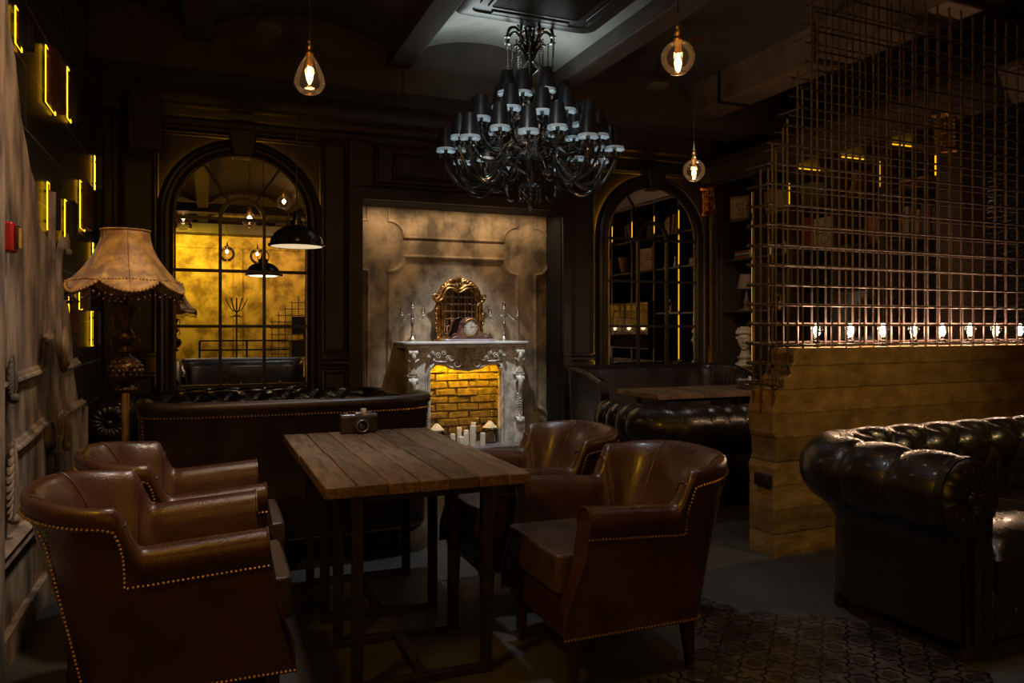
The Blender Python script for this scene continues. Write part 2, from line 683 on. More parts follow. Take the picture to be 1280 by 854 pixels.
plank = plank_wood()
boards = concrete_boards()
tiles = tile_wall()
darkfloor = floor_mat()
ornament = ornament_tile()

led_ledge = emis('yellow ledge strip', LEDC, 5)
# ================================================================ THE ROOM
WL = -.80      # left wall plane (tiles)
PL = -.72      # face of the plaster on the left wall
YF = 7.25      # far wall plane
YS = 7.62      # painted plaster inside the alcove
XB = 5.38      # front of the bookcase
XR = 5.80      # right wall
YN = -3.2      # wall behind the camera
ZC = 3.6       # springing of the ceiling vaults
AX0, AX1, AZ = 1.39, 3.49, 2.51    # alcove
AM1, AM2 = .31, 4.575              # centres of the arched mirrors

struct(MB().box(WL - .2, XR + .2, YN - .2, YS + .3, -.1, 0).build('floor', darkfloor))


# ragged inlay of patterned tiles, front right
def ragged(pts, amp, n=7):
    out = []
    for i in range(len(pts)):
        a, b = Vector(pts[i]), Vector(pts[(i + 1) % len(pts)])
        for k in range(n):
            p = a.lerp(b, k / n)
            out.append((p.x + random.uniform(-amp, amp), p.y + random.uniform(-amp, amp)))
    return out


o = MB().prism(ragged([(1.0, 1.6), (1.3, 2.35), (1.92, 2.55), (1.95, 3.05), (2.15, 3.12), (2.28, 2.78), (2.6, 2.62), (2.85, 2.25), (2.66, 1.9), (2.4, 1.5), (1.8, 1.1)], .035), 0.0, .004, 'z').build('floor_tiles', ornament, smooth=False)
struct(o)

# left wall: tiles, then the thick plaster with a broken edge in front of them
struct(MB().box(WL - .2, WL, YN, YS + .2, 0, 3.9).build('wall_left', tiles, smooth=False))


def lw(u, v, X=PL):
    y, z = on_x(u, v, X)
    return (y, z)


edge = [lw(u, v) for u, v in [(10, 20), (22, 95), (28, 160), (38, 205), (46, 240), (50, 285), (60, 300), (72, 312), (76, 345), (84, 372), (90, 420), (93, 470), (97, 498), (104, 512), (106, 560)]]
jit = []
for i in range(len(edge) - 1):
    a, b = Vector(edge[i]), Vector(edge[i + 1])
    for k in range(4):
        p = a.lerp(b, k / 4)
        jit.append((p.x + random.uniform(-.012, .012), p.y + random.uniform(-.012, .012)))
jit.append((edge[-1][0], 0))
out = [(1.2, 0)] + jit[::-1] + [(jit[0][0], 3.6), (1.2, 3.6)]
struct(MB().prism(out, WL + .001, PL, 'x').build('wall_plaster', sideplaster, smooth=False))

MOULD = [(-.028, 0), (-.028, .008), (-.020, .012), (-.017, .022), (-.006, .028), (.004, .026), (.010, .014), (.020, .012), (.028, .006), (.028, 0)]
MOULDS = [(x * .6, y * .6) for x, y in MOULD]


def lmould(pts, prof=MOULD):
    P = []
    for u, v in pts:
        y, z = on_x(u, v, PL)
        P.append((PL, y, z))
    return P


tr = MB()
lines = [
    [(8, 478), (30, 470), (47, 463), (52, 448), (53, 430), (61, 418), (61, 370), (62, 240)],
    [(77, 300), (70, 330), (70, 425), (73, 440), (77, 458), (84, 458), (95, 453)],
    [(8, 566), (30, 550), (53, 529), (56, 540), (57, 552), (61, 562)],
    [(102, 504), (88, 512), (76, 521), (73, 532), (72, 548), (69, 560), (69, 640)],
    [(104, 508), (104, 640)],
    [(-14, 486), (8, 478)],
]
for L in lines:
    P = lmould(L)
    tr.sweep(smoothpath(P, 3) if len(P) > 3 else P, MOULD, (1, 0, 0))
struct(tr.build('trim_1', sideplaster))
# low rail with a plinth near the camera, and the pilaster edge at the picture's left
tr = MB()
zr0 = on_x(40, 725, PL)[1]
yy = on_x(60, 690, PL)[0]
tr.sweep([(PL, 1.25, .42), (PL, yy, .42)], [(-.05, 0), (-.045, .02), (-.02, .035), (.01, .03), (.03, .045), (.05, .02), (.05, 0)], (1, 0, 0))
tr.box(PL, PL + .03, 1.25, edge[-1][0], 0, .12)
struct(tr.build('trim_2', sideplaster))
yp = on_x(7, 400, PL + .06)[0]
struct(MB().box(PL, PL + .06, yp - .3, yp, .0, 3.6).build('trim_3', sideplaster, bevel=.01))


# acanthus pieces of the plaster frames
def leaf_cluster(mb, c, nrm, length, width, dirv, n=10):
    d = Vector(dirv).normalized()
    nn = Vector(nrm)
    s = nn.cross(d).normalized()
    for k in range(n):
        t = (k + .5) / n
        w = width * sin(pi * (t * .8 + .15))
        for sg in (-1, 1):
            p = Vector(c) + d * length * (t - .5) + s * sg * w * .5
            M = Matrix((s * 1, d * 1, nn * 1)).transposed()
            M = M @ Matrix.Rotation(sg * .7, 3, 'Z')
            mb.sphere(p + nn * .006, w * .48, 8, 5, (.30, 1.0, .42), M)
    mb.tube([Vector(c) + d * length * (t - .5) + nn * .012 for t in (0, .25, .5, .75, 1)], [width * .08, width * .2, width * .22, width * .16, width * .04], 6)


tr = MB()
for (u, v, L, W, dr) in [(6, 470, .17, .07, (0, 0, 1)), (74, 430, .20, .07, (0, 0, 1)), (75, 535, .20, .07, (0, -.2, 1)), (59, 548, .14, .06, (0, .3, -1)),
                         (6, 600, .30, .08, (0, .1, 1)), (77, 303, .1, .05, (0, 0, 1))]:
    y, z = on_x(u, v, PL)
    leaf_cluster(tr, (PL + .018, y, z), (1, 0, 0), L, W, dr)
    M = Matrix.Rotation(pi / 2, 3, 'Y')
    tr.sphere((PL + .03, y, z - L * .52), .022, 10, 6)
struct(tr.build('trim_4', sideplaster))

# far wall, with the alcove cut out
wb = MB()
wb.box(WL, AX0, YF, YF + .2, 0, 3.9)
wb.box(AX1, XR, YF, YF + .2, 0, 3.9)
wb.box(AX0, AX1, YF, YF + .2, AZ, 3.9)
struct(wb.build('wall_far', panelm, smooth=False))
rv = MB()
rv.box(AX0 - .02, AX0 + .004, YF + .002, YS + .1, 0, AZ + .1)
rv.box(AX1 - .004, AX1 + .02, YF + .002, YS + .1, 0, AZ + .1)
rv.box(AX0 - .02, AX1 + .02, YF + .002, YS + .1, AZ - .004, AZ + .02)
struct(rv.build('trim_12', mat('matt black reveal', (.006, .006, .006), (.009, .009, .009), rough=.8), smooth=False))
struct(MB().box(AX0 - .02, AX1 + .02, YS, YS + .1, 0, AZ + .02).build('wall_alcove', stage, smooth=False))

# relief mouldings on the painted plaster
tr = MB()


def fa(u, v, Y=YS):
    x, z = on_y(u, v, Y)
    return (x, Y, z)


def notch(corner_u, corner_v, sx, sz, r=.14, n=8):
    """concave corner around a point"""
    x, y, z = fa(corner_u, corner_v)
    pts = []
    for k in range(n + 1):
        t = pi / 2 * k / n
        pts.append((x + sx * r * cos(t), y, z + sz * r * sin(t)))
    return pts


xl, xr_ = fa(486, 300)[0], fa(646, 300)[0]
zt, zb2 = fa(560, 323)[2], .25
r = .16


def cut_rect(x0, x1, z0, z1, r):
    """rectangle with four concave corners"""
    P = []
    for cx, cz, a0, a1 in ((x0, z0, 90, 0), (x1, z0, 180, 90), (x1, z1, 270, 180), (x0, z1, 360, 270)):
        for k in range(9):
            t = radians(a0 + (a1 - a0) * k / 8)
            P.append((cx + r * cos(t), YS, cz + r * sin(t)))
    return P


tr.sweep(cut_rect(xl, xr_, zb2, zt, r), MOULD, (0, -1, 0), closed=True)
tr.sweep(cut_rect(xl, xr_, zt + .2, AZ + .35, r), MOULDS, (0, -1, 0), closed=True)
tr.sweep(cut_rect(xl - .75, xl - .22, zb2, zt, r), MOULD, (0, -1, 0), closed=True)
tr.sweep(cut_rect(xr_ + .22, xr_ + .75, zb2, zt, r), MOULD, (0, -1, 0), closed=True)
tr.sweep(cut_rect(xl - .75, xl - .22, zt + .2, AZ + .35, r), MOULDS, (0, -1, 0), closed=True)
tr.sweep(cut_rect(xr_ + .22, xr_ + .75, zt + .2, AZ + .35, r), MOULDS, (0, -1, 0), closed=True)
tr.v = [(x, y, min(z, AZ + .01)) for x, y, z in tr.v]
tr.v = [(min(max(x, AX0), AX1), y, z) for x, y, z in tr.v]
struct(tr.build('trim_5', stage))

# panelling on the far wall
CAP = [(-.03, 0), (-.03, .012), (-.022, .02), (-.012, .014), (-.004, .026), (.006, .030), (.014, .018), (.024, .012), (.03, .006), (.03, 0)]


def rect_path(x0, x1, z0, z1, y=YF):
    return [(x0, y, z0), (x1, y, z0), (x1, y, z1), (x0, y, z1)]


tr = MB()
for x0, x1, z0, z1 in [(-.66, -.40, 1.06, 3.02), (1.02, 1.24, 1.06, 3.02), (-.66, -.40, .15, .88), (1.02, 1.24, .15, .88),
                       (3.62, 3.86, .98, 3.02), (3.62, 3.86, .15, .80), (5.30, 5.42, 1.06, 3.0), (1.52, 3.36, 2.66, 3.04)]:
    tr.sweep(rect_path(x0, x1, z0, z1), CAP, (0, -1, 0), closed=True)
for x0, x1 in ((-.66, .98), (3.92, 5.2)):
    tr.sweep([(x0, YF, 3.0), (x1, YF, 3.0)], CAP, (0, -1, 0))
tr.sweep(rect_path(1.70, 3.18, 2.74, 2.96), [(a * .7, b * .7) for a, b in CAP], (0, -1, 0), closed=True)
# chair rail
for x0, x1 in ((WL, -.46), (1.0, AX0), (AX1, 3.88)):
    tr.sweep([(x0, YF, .97), (x1, YF, .97)], [(-.05, 0), (-.05, .02), (-.02, .05), (.0, .04), (.02, .055), (.05, .02), (.05, 0)], (0, -1, 0))
struct(tr.build('trim_6', panelm))
# pilaster strips and the architrave round the alcove
tr = MB()
tr.box(AX0 - .14, AX0, YF - .05, YF, 0, AZ + .12)
tr.box(AX1, AX1 + .11, YF - .05, YF, 0, AZ + .12)
tr.box(AX0 - .14, AX1 + .11, YF - .052, YF, AZ, AZ + .12)
tr.box(WL, WL + .08, YF - .05, YF, 0, 3.2)
struct(tr.build('trim_7', framem, bevel=.012))
# crown cornice along the far wall
CROWN = [(.0, 0), (.0, .30), (-.04, .30), (-.06, .25), (-.10, .235), (-.15, .17), (-.19, .12), (-.21, .12), (-.23, .07), (-.28, .065), (-.30, .03), (-.30, 0)]
tr = MB()
tr.sweep([(WL, YF, 3.42), (XR, YF, 3.42)], CROWN, (0, -1, 0))
struct(tr.build('trim_8', panelm))
# frieze band under the cornice
tr = MB()
tr.box(WL, XR, YF - .03, YF, 3.06, 3.12)
struct(tr.build('trim_9', panelm, bevel=.008))
for xa, xb, lab in ((-.62, .95, 'yellow light strip on the wall ledge above the left mirror'), (3.75, 5.1, 'yellow light strip on the wall ledge above the right mirror')):
    t = thing('light_strip', lab, 'light strip', (xa, YF - .012, 3.124))
    MB().box(0, xb - xa, -.012, .004, 0, .004).build('channel', steel, t)
    MB().box(.005, xb - xa - .005, -.006, .001, .004, .008).build('diffuser', led_ledge, t)

# right wall and the wall behind the camera
struct(MB().box(XR, XR + .2, YN, YS + .2, 0, 3.9).build('wall_right', panelm, smooth=False))
struct(MB().box(WL - .2, XR + .2, YN - .2, YN, 0, 3.9).build('wall_near', goldwall, smooth=False))
tr = MB()
for x0, x1 in ((-.6, .55), (.75, 2.1), (2.3, 3.9), (4.1, 5.6)):
    tr.sweep([(x0, YN, .5), (x1, YN, .5), (x1, YN, 3.0), (x0, YN, 3.0)], MOULD, (0, 1, 0), closed=True)
struct(tr.build('trim_10', goldwall))

# ceiling: shallow vaults between beams that run away from the camera
YB = 6.32
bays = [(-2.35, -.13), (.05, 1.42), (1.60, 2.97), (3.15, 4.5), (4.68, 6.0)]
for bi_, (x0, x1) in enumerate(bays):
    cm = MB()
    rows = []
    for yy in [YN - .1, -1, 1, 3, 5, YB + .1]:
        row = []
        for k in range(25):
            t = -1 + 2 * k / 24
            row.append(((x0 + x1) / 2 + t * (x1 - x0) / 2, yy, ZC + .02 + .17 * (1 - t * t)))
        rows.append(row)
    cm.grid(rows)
    struct(cm.build('ceiling', plaster_c if bi_ == 2 else plaster_shade))
cb = MB()
cb.box(WL - .1, XR + .1, YN - .1, YS + .2, 3.86, 3.95)
struct(cb.build('ceiling_slab', beamm, smooth=False))
for i in range(len(bays) - 1):
    struct(MB().box(bays[i][1] - .01, bays[i + 1][0] + .01, YN, YB, ZC - .12, 3.86).build('ceiling_beam', beamm, bevel=.01))
# cross beam boxed in front of the far wall, with the seams of its cladding
cbm = MB()
for x0, x1 in ((WL, 1.55), (1.556, 3.05), (3.056, XR)):
    cbm.box(x0, x1, YB - .02, YB + .36, 3.27, 3.86)
struct(cbm.build('ceiling_beam', beamm, bevel=.006))

# ---------------------------------------------------------------- concrete half wall (partition)
PR = radians(2.2)
PX0, PY0 = 2.965, 3.40          # foot of its front left edge
part_rot = Matrix.Rotation(PR, 4, 'Z')
WT = 1.175
# outline in local x,z : broken corner top left
ol = [(.0, 0), (-.005, .22), (.0, .44), (-.004, .50), (.012, .56), (.010, .66), (-.006, .70), (-.008, .82), (.0, .90), (.03, .945), (.075, .955), (.09, 1.0), (.125, 1.03),
      (.13, 1.075), (.155, 1.10), (.16, 1.145), (.185, WT)]
rows = []
pw = MB()
TH = .20
for dy in (0, .004, .05, .10, .15, TH):
    j = 0 if dy == 0 else 1
    row = []
    for x, z in ol:
        w = random.uniform(-.018, .018) * j * (1 if z > .88 else .35) if z > .05 else 0
        row.append((x + w + (.006 if dy == 0 else -.004), dy, z + (w * .4 if z < WT else 0)))
    rows.append(row)
pw.grid(rows)
XE = 2.40
# front, back, top, far end
n = len(ol)
pw.add([(x, 0, z) for x, _, z in rows[0]] + [(XE, 0, WT), (XE, 0, 0)], [tuple(range(n + 2))])
pw.add([(x, TH, z) for x, _, z in rows[-1]] + [(XE, TH, WT), (XE, TH, 0)], [tuple(range(n + 2))[::-1]])
pw.add([rows[0][-1], (XE, 0, WT), (XE, TH, WT)] + [r_[-1] for r_ in rows[::-1]][:-1], [tuple(range(3 + len(rows) - 1))])
pw.add([(XE, 0, 0), (XE, TH, 0), (XE, TH, WT), (XE, 0, WT)], [(0, 1, 2, 3)])
pwo = pw.build('wall_partition', boards, smooth=False)
pwo.location = (PX0, PY0, 0)
pwo.rotation_euler = (0, 0, PR)
struct(pwo)


def P2W(x, y, z):
    """partition-local to world"""
    p = Matrix.Rotation(PR, 3, 'Z') @ Vector((x, y, z))
    return (p.x + PX0, p.y + PY0, p.z)


# box with a socket on the wall end
ob = thing('outlet_box', 'small dark metal outlet box on the end of the ochre concrete half wall', 'outlet', P2W(-.012, .05, .43), PR)
MB().box(-.03, .0, -.035, .075, -.035, .035).build('housing', steel, ob, bevel=.006)
m_ = MB()
for yy in (-.01, .045):
    m_.lathe([(.022, 0), (.022, .006), (.012, .008), (.011, .003), (0, .003)], 16, (-.03, yy, 0), Matrix.Rotation(-pi / 2, 3, 'Y'))
m_.build('socket', woodl, ob)

# ---------------------------------------------------------------- welded bar screen standing on the half wall
SP = .1135
ZR0 = 1.193
scr = thing('bar_mesh_screen', 'tall stepped screen of welded rusty steel bars standing on the ochre half wall', 'screen', (PX0, PY0, 0), PR)
NB = 21
top_front = [2.32, 2.48, 2.68, 3.12] + [3.35] * 40
lowz = {0: .97, 1: 1.0}


def layer(y, first, tops, x_off=0.0, phase=0.0, zmin=1.18):
    mb = MB()
    for i in range(NB):
        x = x_off + .0 + i * SP
        zt_ = tops[min(i, len(tops) - 1)] + phase * .03
        zb_ = {0: .80, 1: .97, 2: 1.09}.get(i, WT - .01)
        if y > .1:
            zb_ = {0: .80, 1: 1.0}.get(i, WT - .01)
        mb.tube([(x, y, zb_), (x + random.uniform(-.003, .003), y, zt_)], .0065, 6)
    k = -2
    while True:
        z = ZR0 + k * SP + phase * .012
        if z > 3.34:
            break
        # left end follows the stepped outline
        xs = 0
        while tops[min(xs, len(tops) - 1)] < z - .02:
            xs += 1
        x0 = x_off + xs * SP - random.uniform(.03, .06)
        x1 = XE if k >= 0 else (.17 if k == -1 else .10)
        yy = y - .012 if phase == 0 else y + .012
        mb.tube([(x0, yy, z), (x1, yy, z)], .0065, 6)
        k += 1
    return mb


layer(.02, 0, top_front).build('front_mesh', rebar, scr)
layer(.175, 0, [2.05, 2.2, 2.45, 2.80, 3.30] + [3.35] * 40, .0, 1).build('rear_mesh', rebar, scr)
em = MB()
em.tube([(-.012, -.02, .97), (-.012, -.02, 2.28)], .006, 6)
for k in range(-2, 10):
    z = ZR0 + k * SP + .004
    if z < 2.3:
        em.tube([(-.012, -.02, z), (-.012, .215, z)], .0065, 6)
for k in range(10, 21):
    z = ZR0 + k * SP + .004
    i = 1 if z < 2.48 else (2 if z < 2.68 else (3 if z < 3.1 else 4))
    if k % 2 == 0:
        MB().tube([(i * SP - .012, .0, z), (i * SP - .012, .2, z)], .0055, 6).build('spacer_bar', rebar, scr)
em.tube([(-.012, .10, .80), (-.012, .10, 2.2)], .0065, 6)
em.build('end_mesh', rebar, scr)


# ---------------------------------------------------------------- bulbs along the top of the half wall
def make_bulb():
    t = thing('light_bulb', '', 'light bulb')
    MB().lathe([(0, 0), (.022, 0), (.024, .004), (.024, .036), (.019, .042), (.0, .042)], 16).build('socket', steel, t)
    MB().lathe([(.013, .04), (.014, .055), (.020, .072), (.030, .092), (.0335, .108), (.032, .124), (.025, .139), (.012, .148), (.002, .150)], 20).build('glass', glass_bulb, t)
    f = MB()
    for k in range(8):
        a = 2 * pi * k / 8
        b_ = a + .5
        f.tube([(.0075 * cos(a), .0075 * sin(a), .062), (.0075 * cos(b_), .0075 * sin(b_), .130)], .0020, 5)
    f.build('filament', filam, t)
    MB().tube([(0, 0, .042), (0, 0, .066)], .003, 6).build('stem', glass_jar, t)
    return t


us = [1021, 1063, 1104, 1142, 1178, 1213, 1245, 1275]
words = ['first and leftmost', 'second from the left', 'third from the left', 'fourth from the left', 'fifth from the left', 'sixth from the left', 'seventh from the left', 'eighth, rightmost, cut by the photo edge,']
bulb0 = make_bulb()
for i, u in enumerate(us):
    # where the sight line meets the middle of the wall top
    k = ratio(u)
    # world x = k*y ; local y = .10
    lx = 0.2
    for _ in range(30):
        w = P2W(lx, .10, 0)
        lx += (k * w[1] - w[0])
    w = P2W(lx, .10, WT)
    lab = '%s filament bulb of the row on the half wall' % words[i]
    lab = lab.replace(',', '')
    if i == 0:
        b_ = bulb0
        b_.location = w
        b_['label'] = lab
        b_['group'] = 'filament bulbs on the half wall'
    else:
        b_ = dup(bulb0, w, i * .7, lab, 'filament bulbs on the half wall')
    L = bpy.data.lights.new('bulb_light', 'POINT')
    L.energy = 4.6
    L.color = (1.0, .60, .38)
    L.shadow_soft_size = .03
    lo = bpy.data.objects.new('bulb_light', L)
    C.objects.link(lo)
    lo.location = (w[0], w[1], w[2] + .10)

# ================================================================ SEATING


class Tub:
    """plan U with a rounded back; s runs 0..1 from the front of one side round to the other"""

    def __init__(s, xf, xc, W, A, pw_=2.3):
        s.xf, s.xc, s.W, s.A, s.p = xf, xc, W, A, pw_
        pts = []
        n = s.ns = 26
        for i in range(n):
            pts.append((xf + (xc - xf) * i / n, W, 0))
        m = 36
        for i in range(m + 1):
            t = pi * i / m
            e = 2 / pw_
            cx = abs(sin(t)) ** e
            cy = abs(cos(t)) ** e * (1 if cos(t) >= 0 else -1)
            pts.append((xc - A * cx, W * cy, sin(t)))
        for i in range(1, n + 1):
            pts.append((xc + (xf - xc) * i / n, -W, 0))
        s.pts = pts
        s.n = len(pts)
        s.N = []
        for i in range(s.n):
            a = pts[max(i - 1, 0)]
            b = pts[min(i + 1, s.n - 1)]
            dx, dy = b[0] - a[0], b[1] - a[1]
            l = sqrt(dx * dx + dy * dy) or 1
            s.N.append((-dy / l, dx / l))     # points inwards


def armchair(label):
    t = thing('armchair', label, 'armchair')
    T = Tub(.27, -.16, .335, .185, 2.5)
    K = T.ns

    def ztop(i):
        x, y, sb = T.pts[i]
        arm = .640 + .025 * (x + .13) / .40
        r = max(0, min(1, (-.080 - x) / .080))
        z = arm + .13 * (r * r * (3 - 2 * r))
        # beyond the step the rim climbs gently round the back
        q = max(0, min(1, (-.125 - x) / .19)) if i < K or i >= T.n - K else max(0, min(1, (.035 + .205 * sb) / .19))
        return z + .020 * (q ** .7) + .024 * sb ** 1.6

    def outer(i, z):
        x, y, sb = T.pts[i]
        f = (z - .2) / .6
        # the back leans out, the sides flare a little, the front of the side panel swells at its foot
        dx = (.085 - .175 * f) * sb
        yy = y * (.90 + .10 * min(1, f * 1.3))
        if x > T.xc:
            k = (x - T.xc) / (T.xf - T.xc)
            sw = .10 * (1 - min(1, max(0, (z - .2) / .33))) ** 1.0
            sw = .085 / (1 + math.exp((z - .40) * 22))
            x = x + sw * k
        return x + dx, yy

    rows = []
    for i in range(T.n):
        zt = ztop(i)
        nx, ny = T.N[i]
        am = max(0, min(1, (T.pts[i][0] + .15) / .09)) if (i < K or i >= T.n - K) else 0
        low = [(0, .20), (0, .30), (0, .40), (0, .48)]
        pa = [(0, zt - .135), (.004, zt - .105), (-.008, zt - .085), (-.014, zt - .055), (-.010, zt - .028), (.004, zt - .008), (.026, zt),
              (.055, zt - .001), (.074, zt - .012), (.086, zt - .034), (.090, zt - .07), (.090, zt - .12), (.092, .45), (.10, .36)]
        pb = [(0, zt - .135), (.002, zt - .095), (-.006, zt - .070), (-.012, zt - .045), (-.010, zt - .022), (-.002, zt - .006), (.012, zt),
              (.026, zt - .003), (.038, zt - .014), (.050, zt - .034), (.066, zt - .075), (.084, zt - .14), (.11, .50), (.12, .36)]
        prof = low + [(a_[0] * am + b_[0] * (1 - am), a_[1] * am + b_[1] * (1 - am)) for a_, b_ in zip(pa, pb)]
        row = []
        for o_, z in prof:
            x, y = outer(i, z)
            # the inside of the back is upholstered: it stands upright
            row.append((x + nx * o_, y + ny * o_, z))
        rows.append(row)
    mb = MB()
    mb.grid(rows)
    nprof = len(rows[0])
    # close the two arm fronts and the inside foot
    mb.f.append(tuple(range(nprof)))
    mb.f.append(tuple((T.n - 1) * nprof + k for k in range(nprof))[::-1])
    mb.build('shell', leather, t, angle=75)
    # piping: along the front of each arm, and down the inside of the back
    for i in (0, T.n - 1):
        P = rows[i]
        MB().tube([Vector(q) + Vector((.002, 0, 0)) for q in P[:-3]], .0045, 6).build('piping', leather, t)
    for fr in (.33, .67):
        sm = MB()
        i = K + int(36 * fr)
        P = []
        for q in rows[i][10:]:
            nx, ny = T.N[i]
            P.append((q[0] + nx * .0015, q[1] + ny * .0015, q[2] + .001))
        sm.tube(P, .0028, 6)
        sm.build('seam', leather, t)
    # seam where the wing of the back meets the arm
    for i in (K - 2, T.n - K + 1):
        sm = MB()
        P = []
        for q in rows[i][9:]:
            nx, ny = T.N[i]
            P.append((q[0] + nx * .002, q[1] + ny * .002, q[2] + .001))
        sm.tube(P, .0045, 6)
        sm.build('seam', leather, t)
    # nails
    nl = MB()

    def nails(path, step=.0135):
        P = [Vector(p) for p in path]
        acc = 0
        for a, b in zip(P, P[1:]):
            d = (b - a).length
            while acc <= d:
                p = a.lerp(b, acc / d) if d else a
                nl.sphere(p, .0052, 6, 4)
                acc += step
            acc -= d

    def on_shell(i, z, off=.001):
        x, y = outer(i, z)
        h = ztop(i) - z
        off += .015 * max(0, min(1, (.115 - h) / .05))
        nx, ny = T.N[i]
        return (x - nx * off, y - ny * off, z)
    for side in (0, 1):
        idx = (lambda q: q) if side == 0 else (lambda q: T.n - 1 - q)
        kc = K - 2
        path = [on_shell(idx(q), ztop(0) - .108 - .022 * q / kc) for q in range(0, kc + 1)]
        corner = path[-1]
        zt = ztop(idx(K)) - .055
        m5 = 8
        for w_ in range(1, m5 + 1):
            z = corner[2] + (zt - corner[2]) * w_ / m5
            p = on_shell(idx(kc), z, .003)
            path.append((corner[0] - .030 * (w_ / m5) ** 3.2, p[1], z - .010 * (w_ / m5) ** 3))
        for q in range(K + 1, K + 19):
            path.append(on_shell(idx(q), ztop(idx(q)) - .058 + .004 * min(1, (q - K) / 6), .002))
        nails(path)
        # down the rear seam
        q = K + 9
        nails([on_shell(idx(q), ztop(idx(q)) - .085 - k * (ztop(idx(q)) - .30) / 10, .002) for k in range(11)])
        nails([on_shell(idx(q), .208, .001) for q in range(0, K + 19)])
    stuff(nl.build('nailhead_trim', nail, t))
    # cushion and front rail
    c = MB()
    pts = []
    for (x, y) in [(-.27, -.12), (-.20, -.225), (.26, -.235), (.34, -.238), (.355, -.225), (.358, 0), (.355, .225), (.34, .238), (.26, .235), (-.20, .225), (-.27, .12)]:
        pts.append((x, y))
    c.prism(pts, .345, .485, 'z')
    c.build('seat_cushion', leather_d, t, bevel=.028, seg=4)
    MB().prism([(-.30, -.15), (-.18, -.26), (.335, -.262), (.335, .262), (-.18, .26), (-.30, .15)], .19, .345, 'z').build('seat_frame', leather, t, bevel=.012)
    for sx, sy in ((.29, .24), (.29, -.24), (-.20, .22), (-.20, -.22)):
        l = MB()
        rw = []
        for z, r in ((.2, .024), (.0, .014)):
            ox = -.02 if sx < 0 and z == 0 else 0
            rw.append([(sx + ox + r * a, sy + r * b, z) for a, b in ((-1, -1), (1, -1), (1, 1), (-1, 1))])
        l.grid(rw, closed_u=True)
        l.f.append((4, 5, 6, 7))
        l.build('leg', woodl, t, bevel=.003)
    return t


ch = armchair('brown leather tub armchair left of the plank tables, nearest the camera')
ch['group'] = 'brown tub armchairs round the plank tables'
ch.location = (-.09, 2.80, 0)
dup(ch, (-.045, 3.52, 0), 0, 'brown leather tub armchair left of the plank tables, behind the nearer left one')
dup(ch, (1.51, 2.675, 0), pi, 'brown leather tub armchair right of the plank tables, in front')
dup(ch, (1.475, 3.46, 0), pi, 'brown leather tub armchair right of the plank tables, behind the front right one')


# ---------------------------------------------------------------- settees with a plain curved shell
def settee(label, W, A, xf, H, lean, mt, inner, rear_nails=True, cushions=1, swoop=.0, ribs=0, loc=(0, 0, 0), rz=0):
    t = thing('settee', label, 'sofa', loc, rz)
    T = Tub(xf, -.05, W, A, 4.5)
    K2 = T.ns
    rows = []

    def outer(i, z):
        x, y, sb = T.pts[i]
        f = (z - .12) / (H - .12)
        k = 1 - lean * (1 - f)
        return x - .05 * sb * f, y * (1 - .03 * (1 - f)), 0

    def zt_(i):
        x, y, sb = T.pts[i]
        d = max(0, (x + .05) / (xf + .05)) if x > -.05 else 0
        return H - swoop * d ** 1.5
    for i in range(T.n):
        nx, ny = T.N[i]
        H_ = zt_(i)
        rib = 0
        prof = [(.05, .10), (.015, .125), (0, .17), (0, .4), (0, H_ - .06), (-.012, H_ - .045), (-.014, H_ - .02), (0, H_ - .004), (.03, H_), (.06, H_ - .008), (.075, H_ - .03), (.085, H_ - .1), (.10, .5), (.12, .36)]
        row = []
        for o_, z in prof:
            x, y, _ = outer(i, z)
            row.append((x + nx * o_, y + ny * o_, z))
        rows.append(row)
    mb = MB().grid(rows)
    q = len(rows[0])
    mb.f.append(tuple(range(q)))
    mb.f.append(tuple((T.n - 1) * q + k for k in range(q))[::-1])
    mb.build('shell', mt, t, angle=70)
    nl = MB()

    def strip(path, step=.017):
        P = [Vector(p) for p in path]
        acc = 0
        for a, b in zip(P, P[1:]):
            d = (b - a).length
            while acc <= d:
                nl.sphere(a.lerp(b, acc / d), .0055, 6, 4)
                acc += step
            acc -= d
    if rear_nails:
        def sh(i, z):
            x, y, _ = outer(i, z)
            nx, ny = T.N[i]
            return (x - nx * .002, y - ny * .002, z)
        strip([sh(i, zt_(i) - .078) for i in range(T.n)])
        strip([sh(i, .155) for i in range(T.n)])
        for q_ in (K2 + 5, T.n - K2 - 6):
            strip([sh(q_, H - .08 - k * (H - .25) / 8) for k in range(9)])
        stuff(nl.build('nailhead_trim', nail, t))
    # upholstered inside: vertical fluting
    flu = MB()
    rr = []
    for z, o_ in ((.40, .16), (.50, .155), (.6, .14), (H - .12, .118), (H - .07, .10), (H - .045, .075)):
        row = []
        for i in range(6, T.n - 6):
            x, y, _ = outer(i, z)
            nx, ny = T.N[i]
            w = .012 * abs(sin(i * pi / 2.0 * .5)) if ribs else 0
            zz = min(z, zt_(i) - .04)
            row.append((x + nx * (o_ + w), y + ny * (o_ + w), zz))
        rr.append(row)
    flu.grid(rr).build('inner_back', inner, t, angle=80)
    for k in range(cushions):
        a = -W + .16 + (2 * W - .32) * k / cushions
        b = -W + .16 + (2 * W - .32) * (k + 1) / cushions
        MB().box(-A + .14, xf - .02, a + .004, b - .004, .30, .46).build('seat_cushion', inner, t, bevel=.035, seg=3)
    MB().box(-A + .10, xf - .06, -W + .09, W - .09, .12, .31).build('seat_frame', mt, t, bevel=.01)
    for sx, sy in ((xf - .12, W - .16), (xf - .12, -W + .16), (-A + .14, W - .2), (-A + .14, -W + .2)):
        MB().lathe([(.0, 0), (.02, 0), (.024, .02), (.018, .04), (.028, .075), (.026, .13), (0, .13)], 14, (sx, sy, 0)).build('leg', woodl, t)
    return t


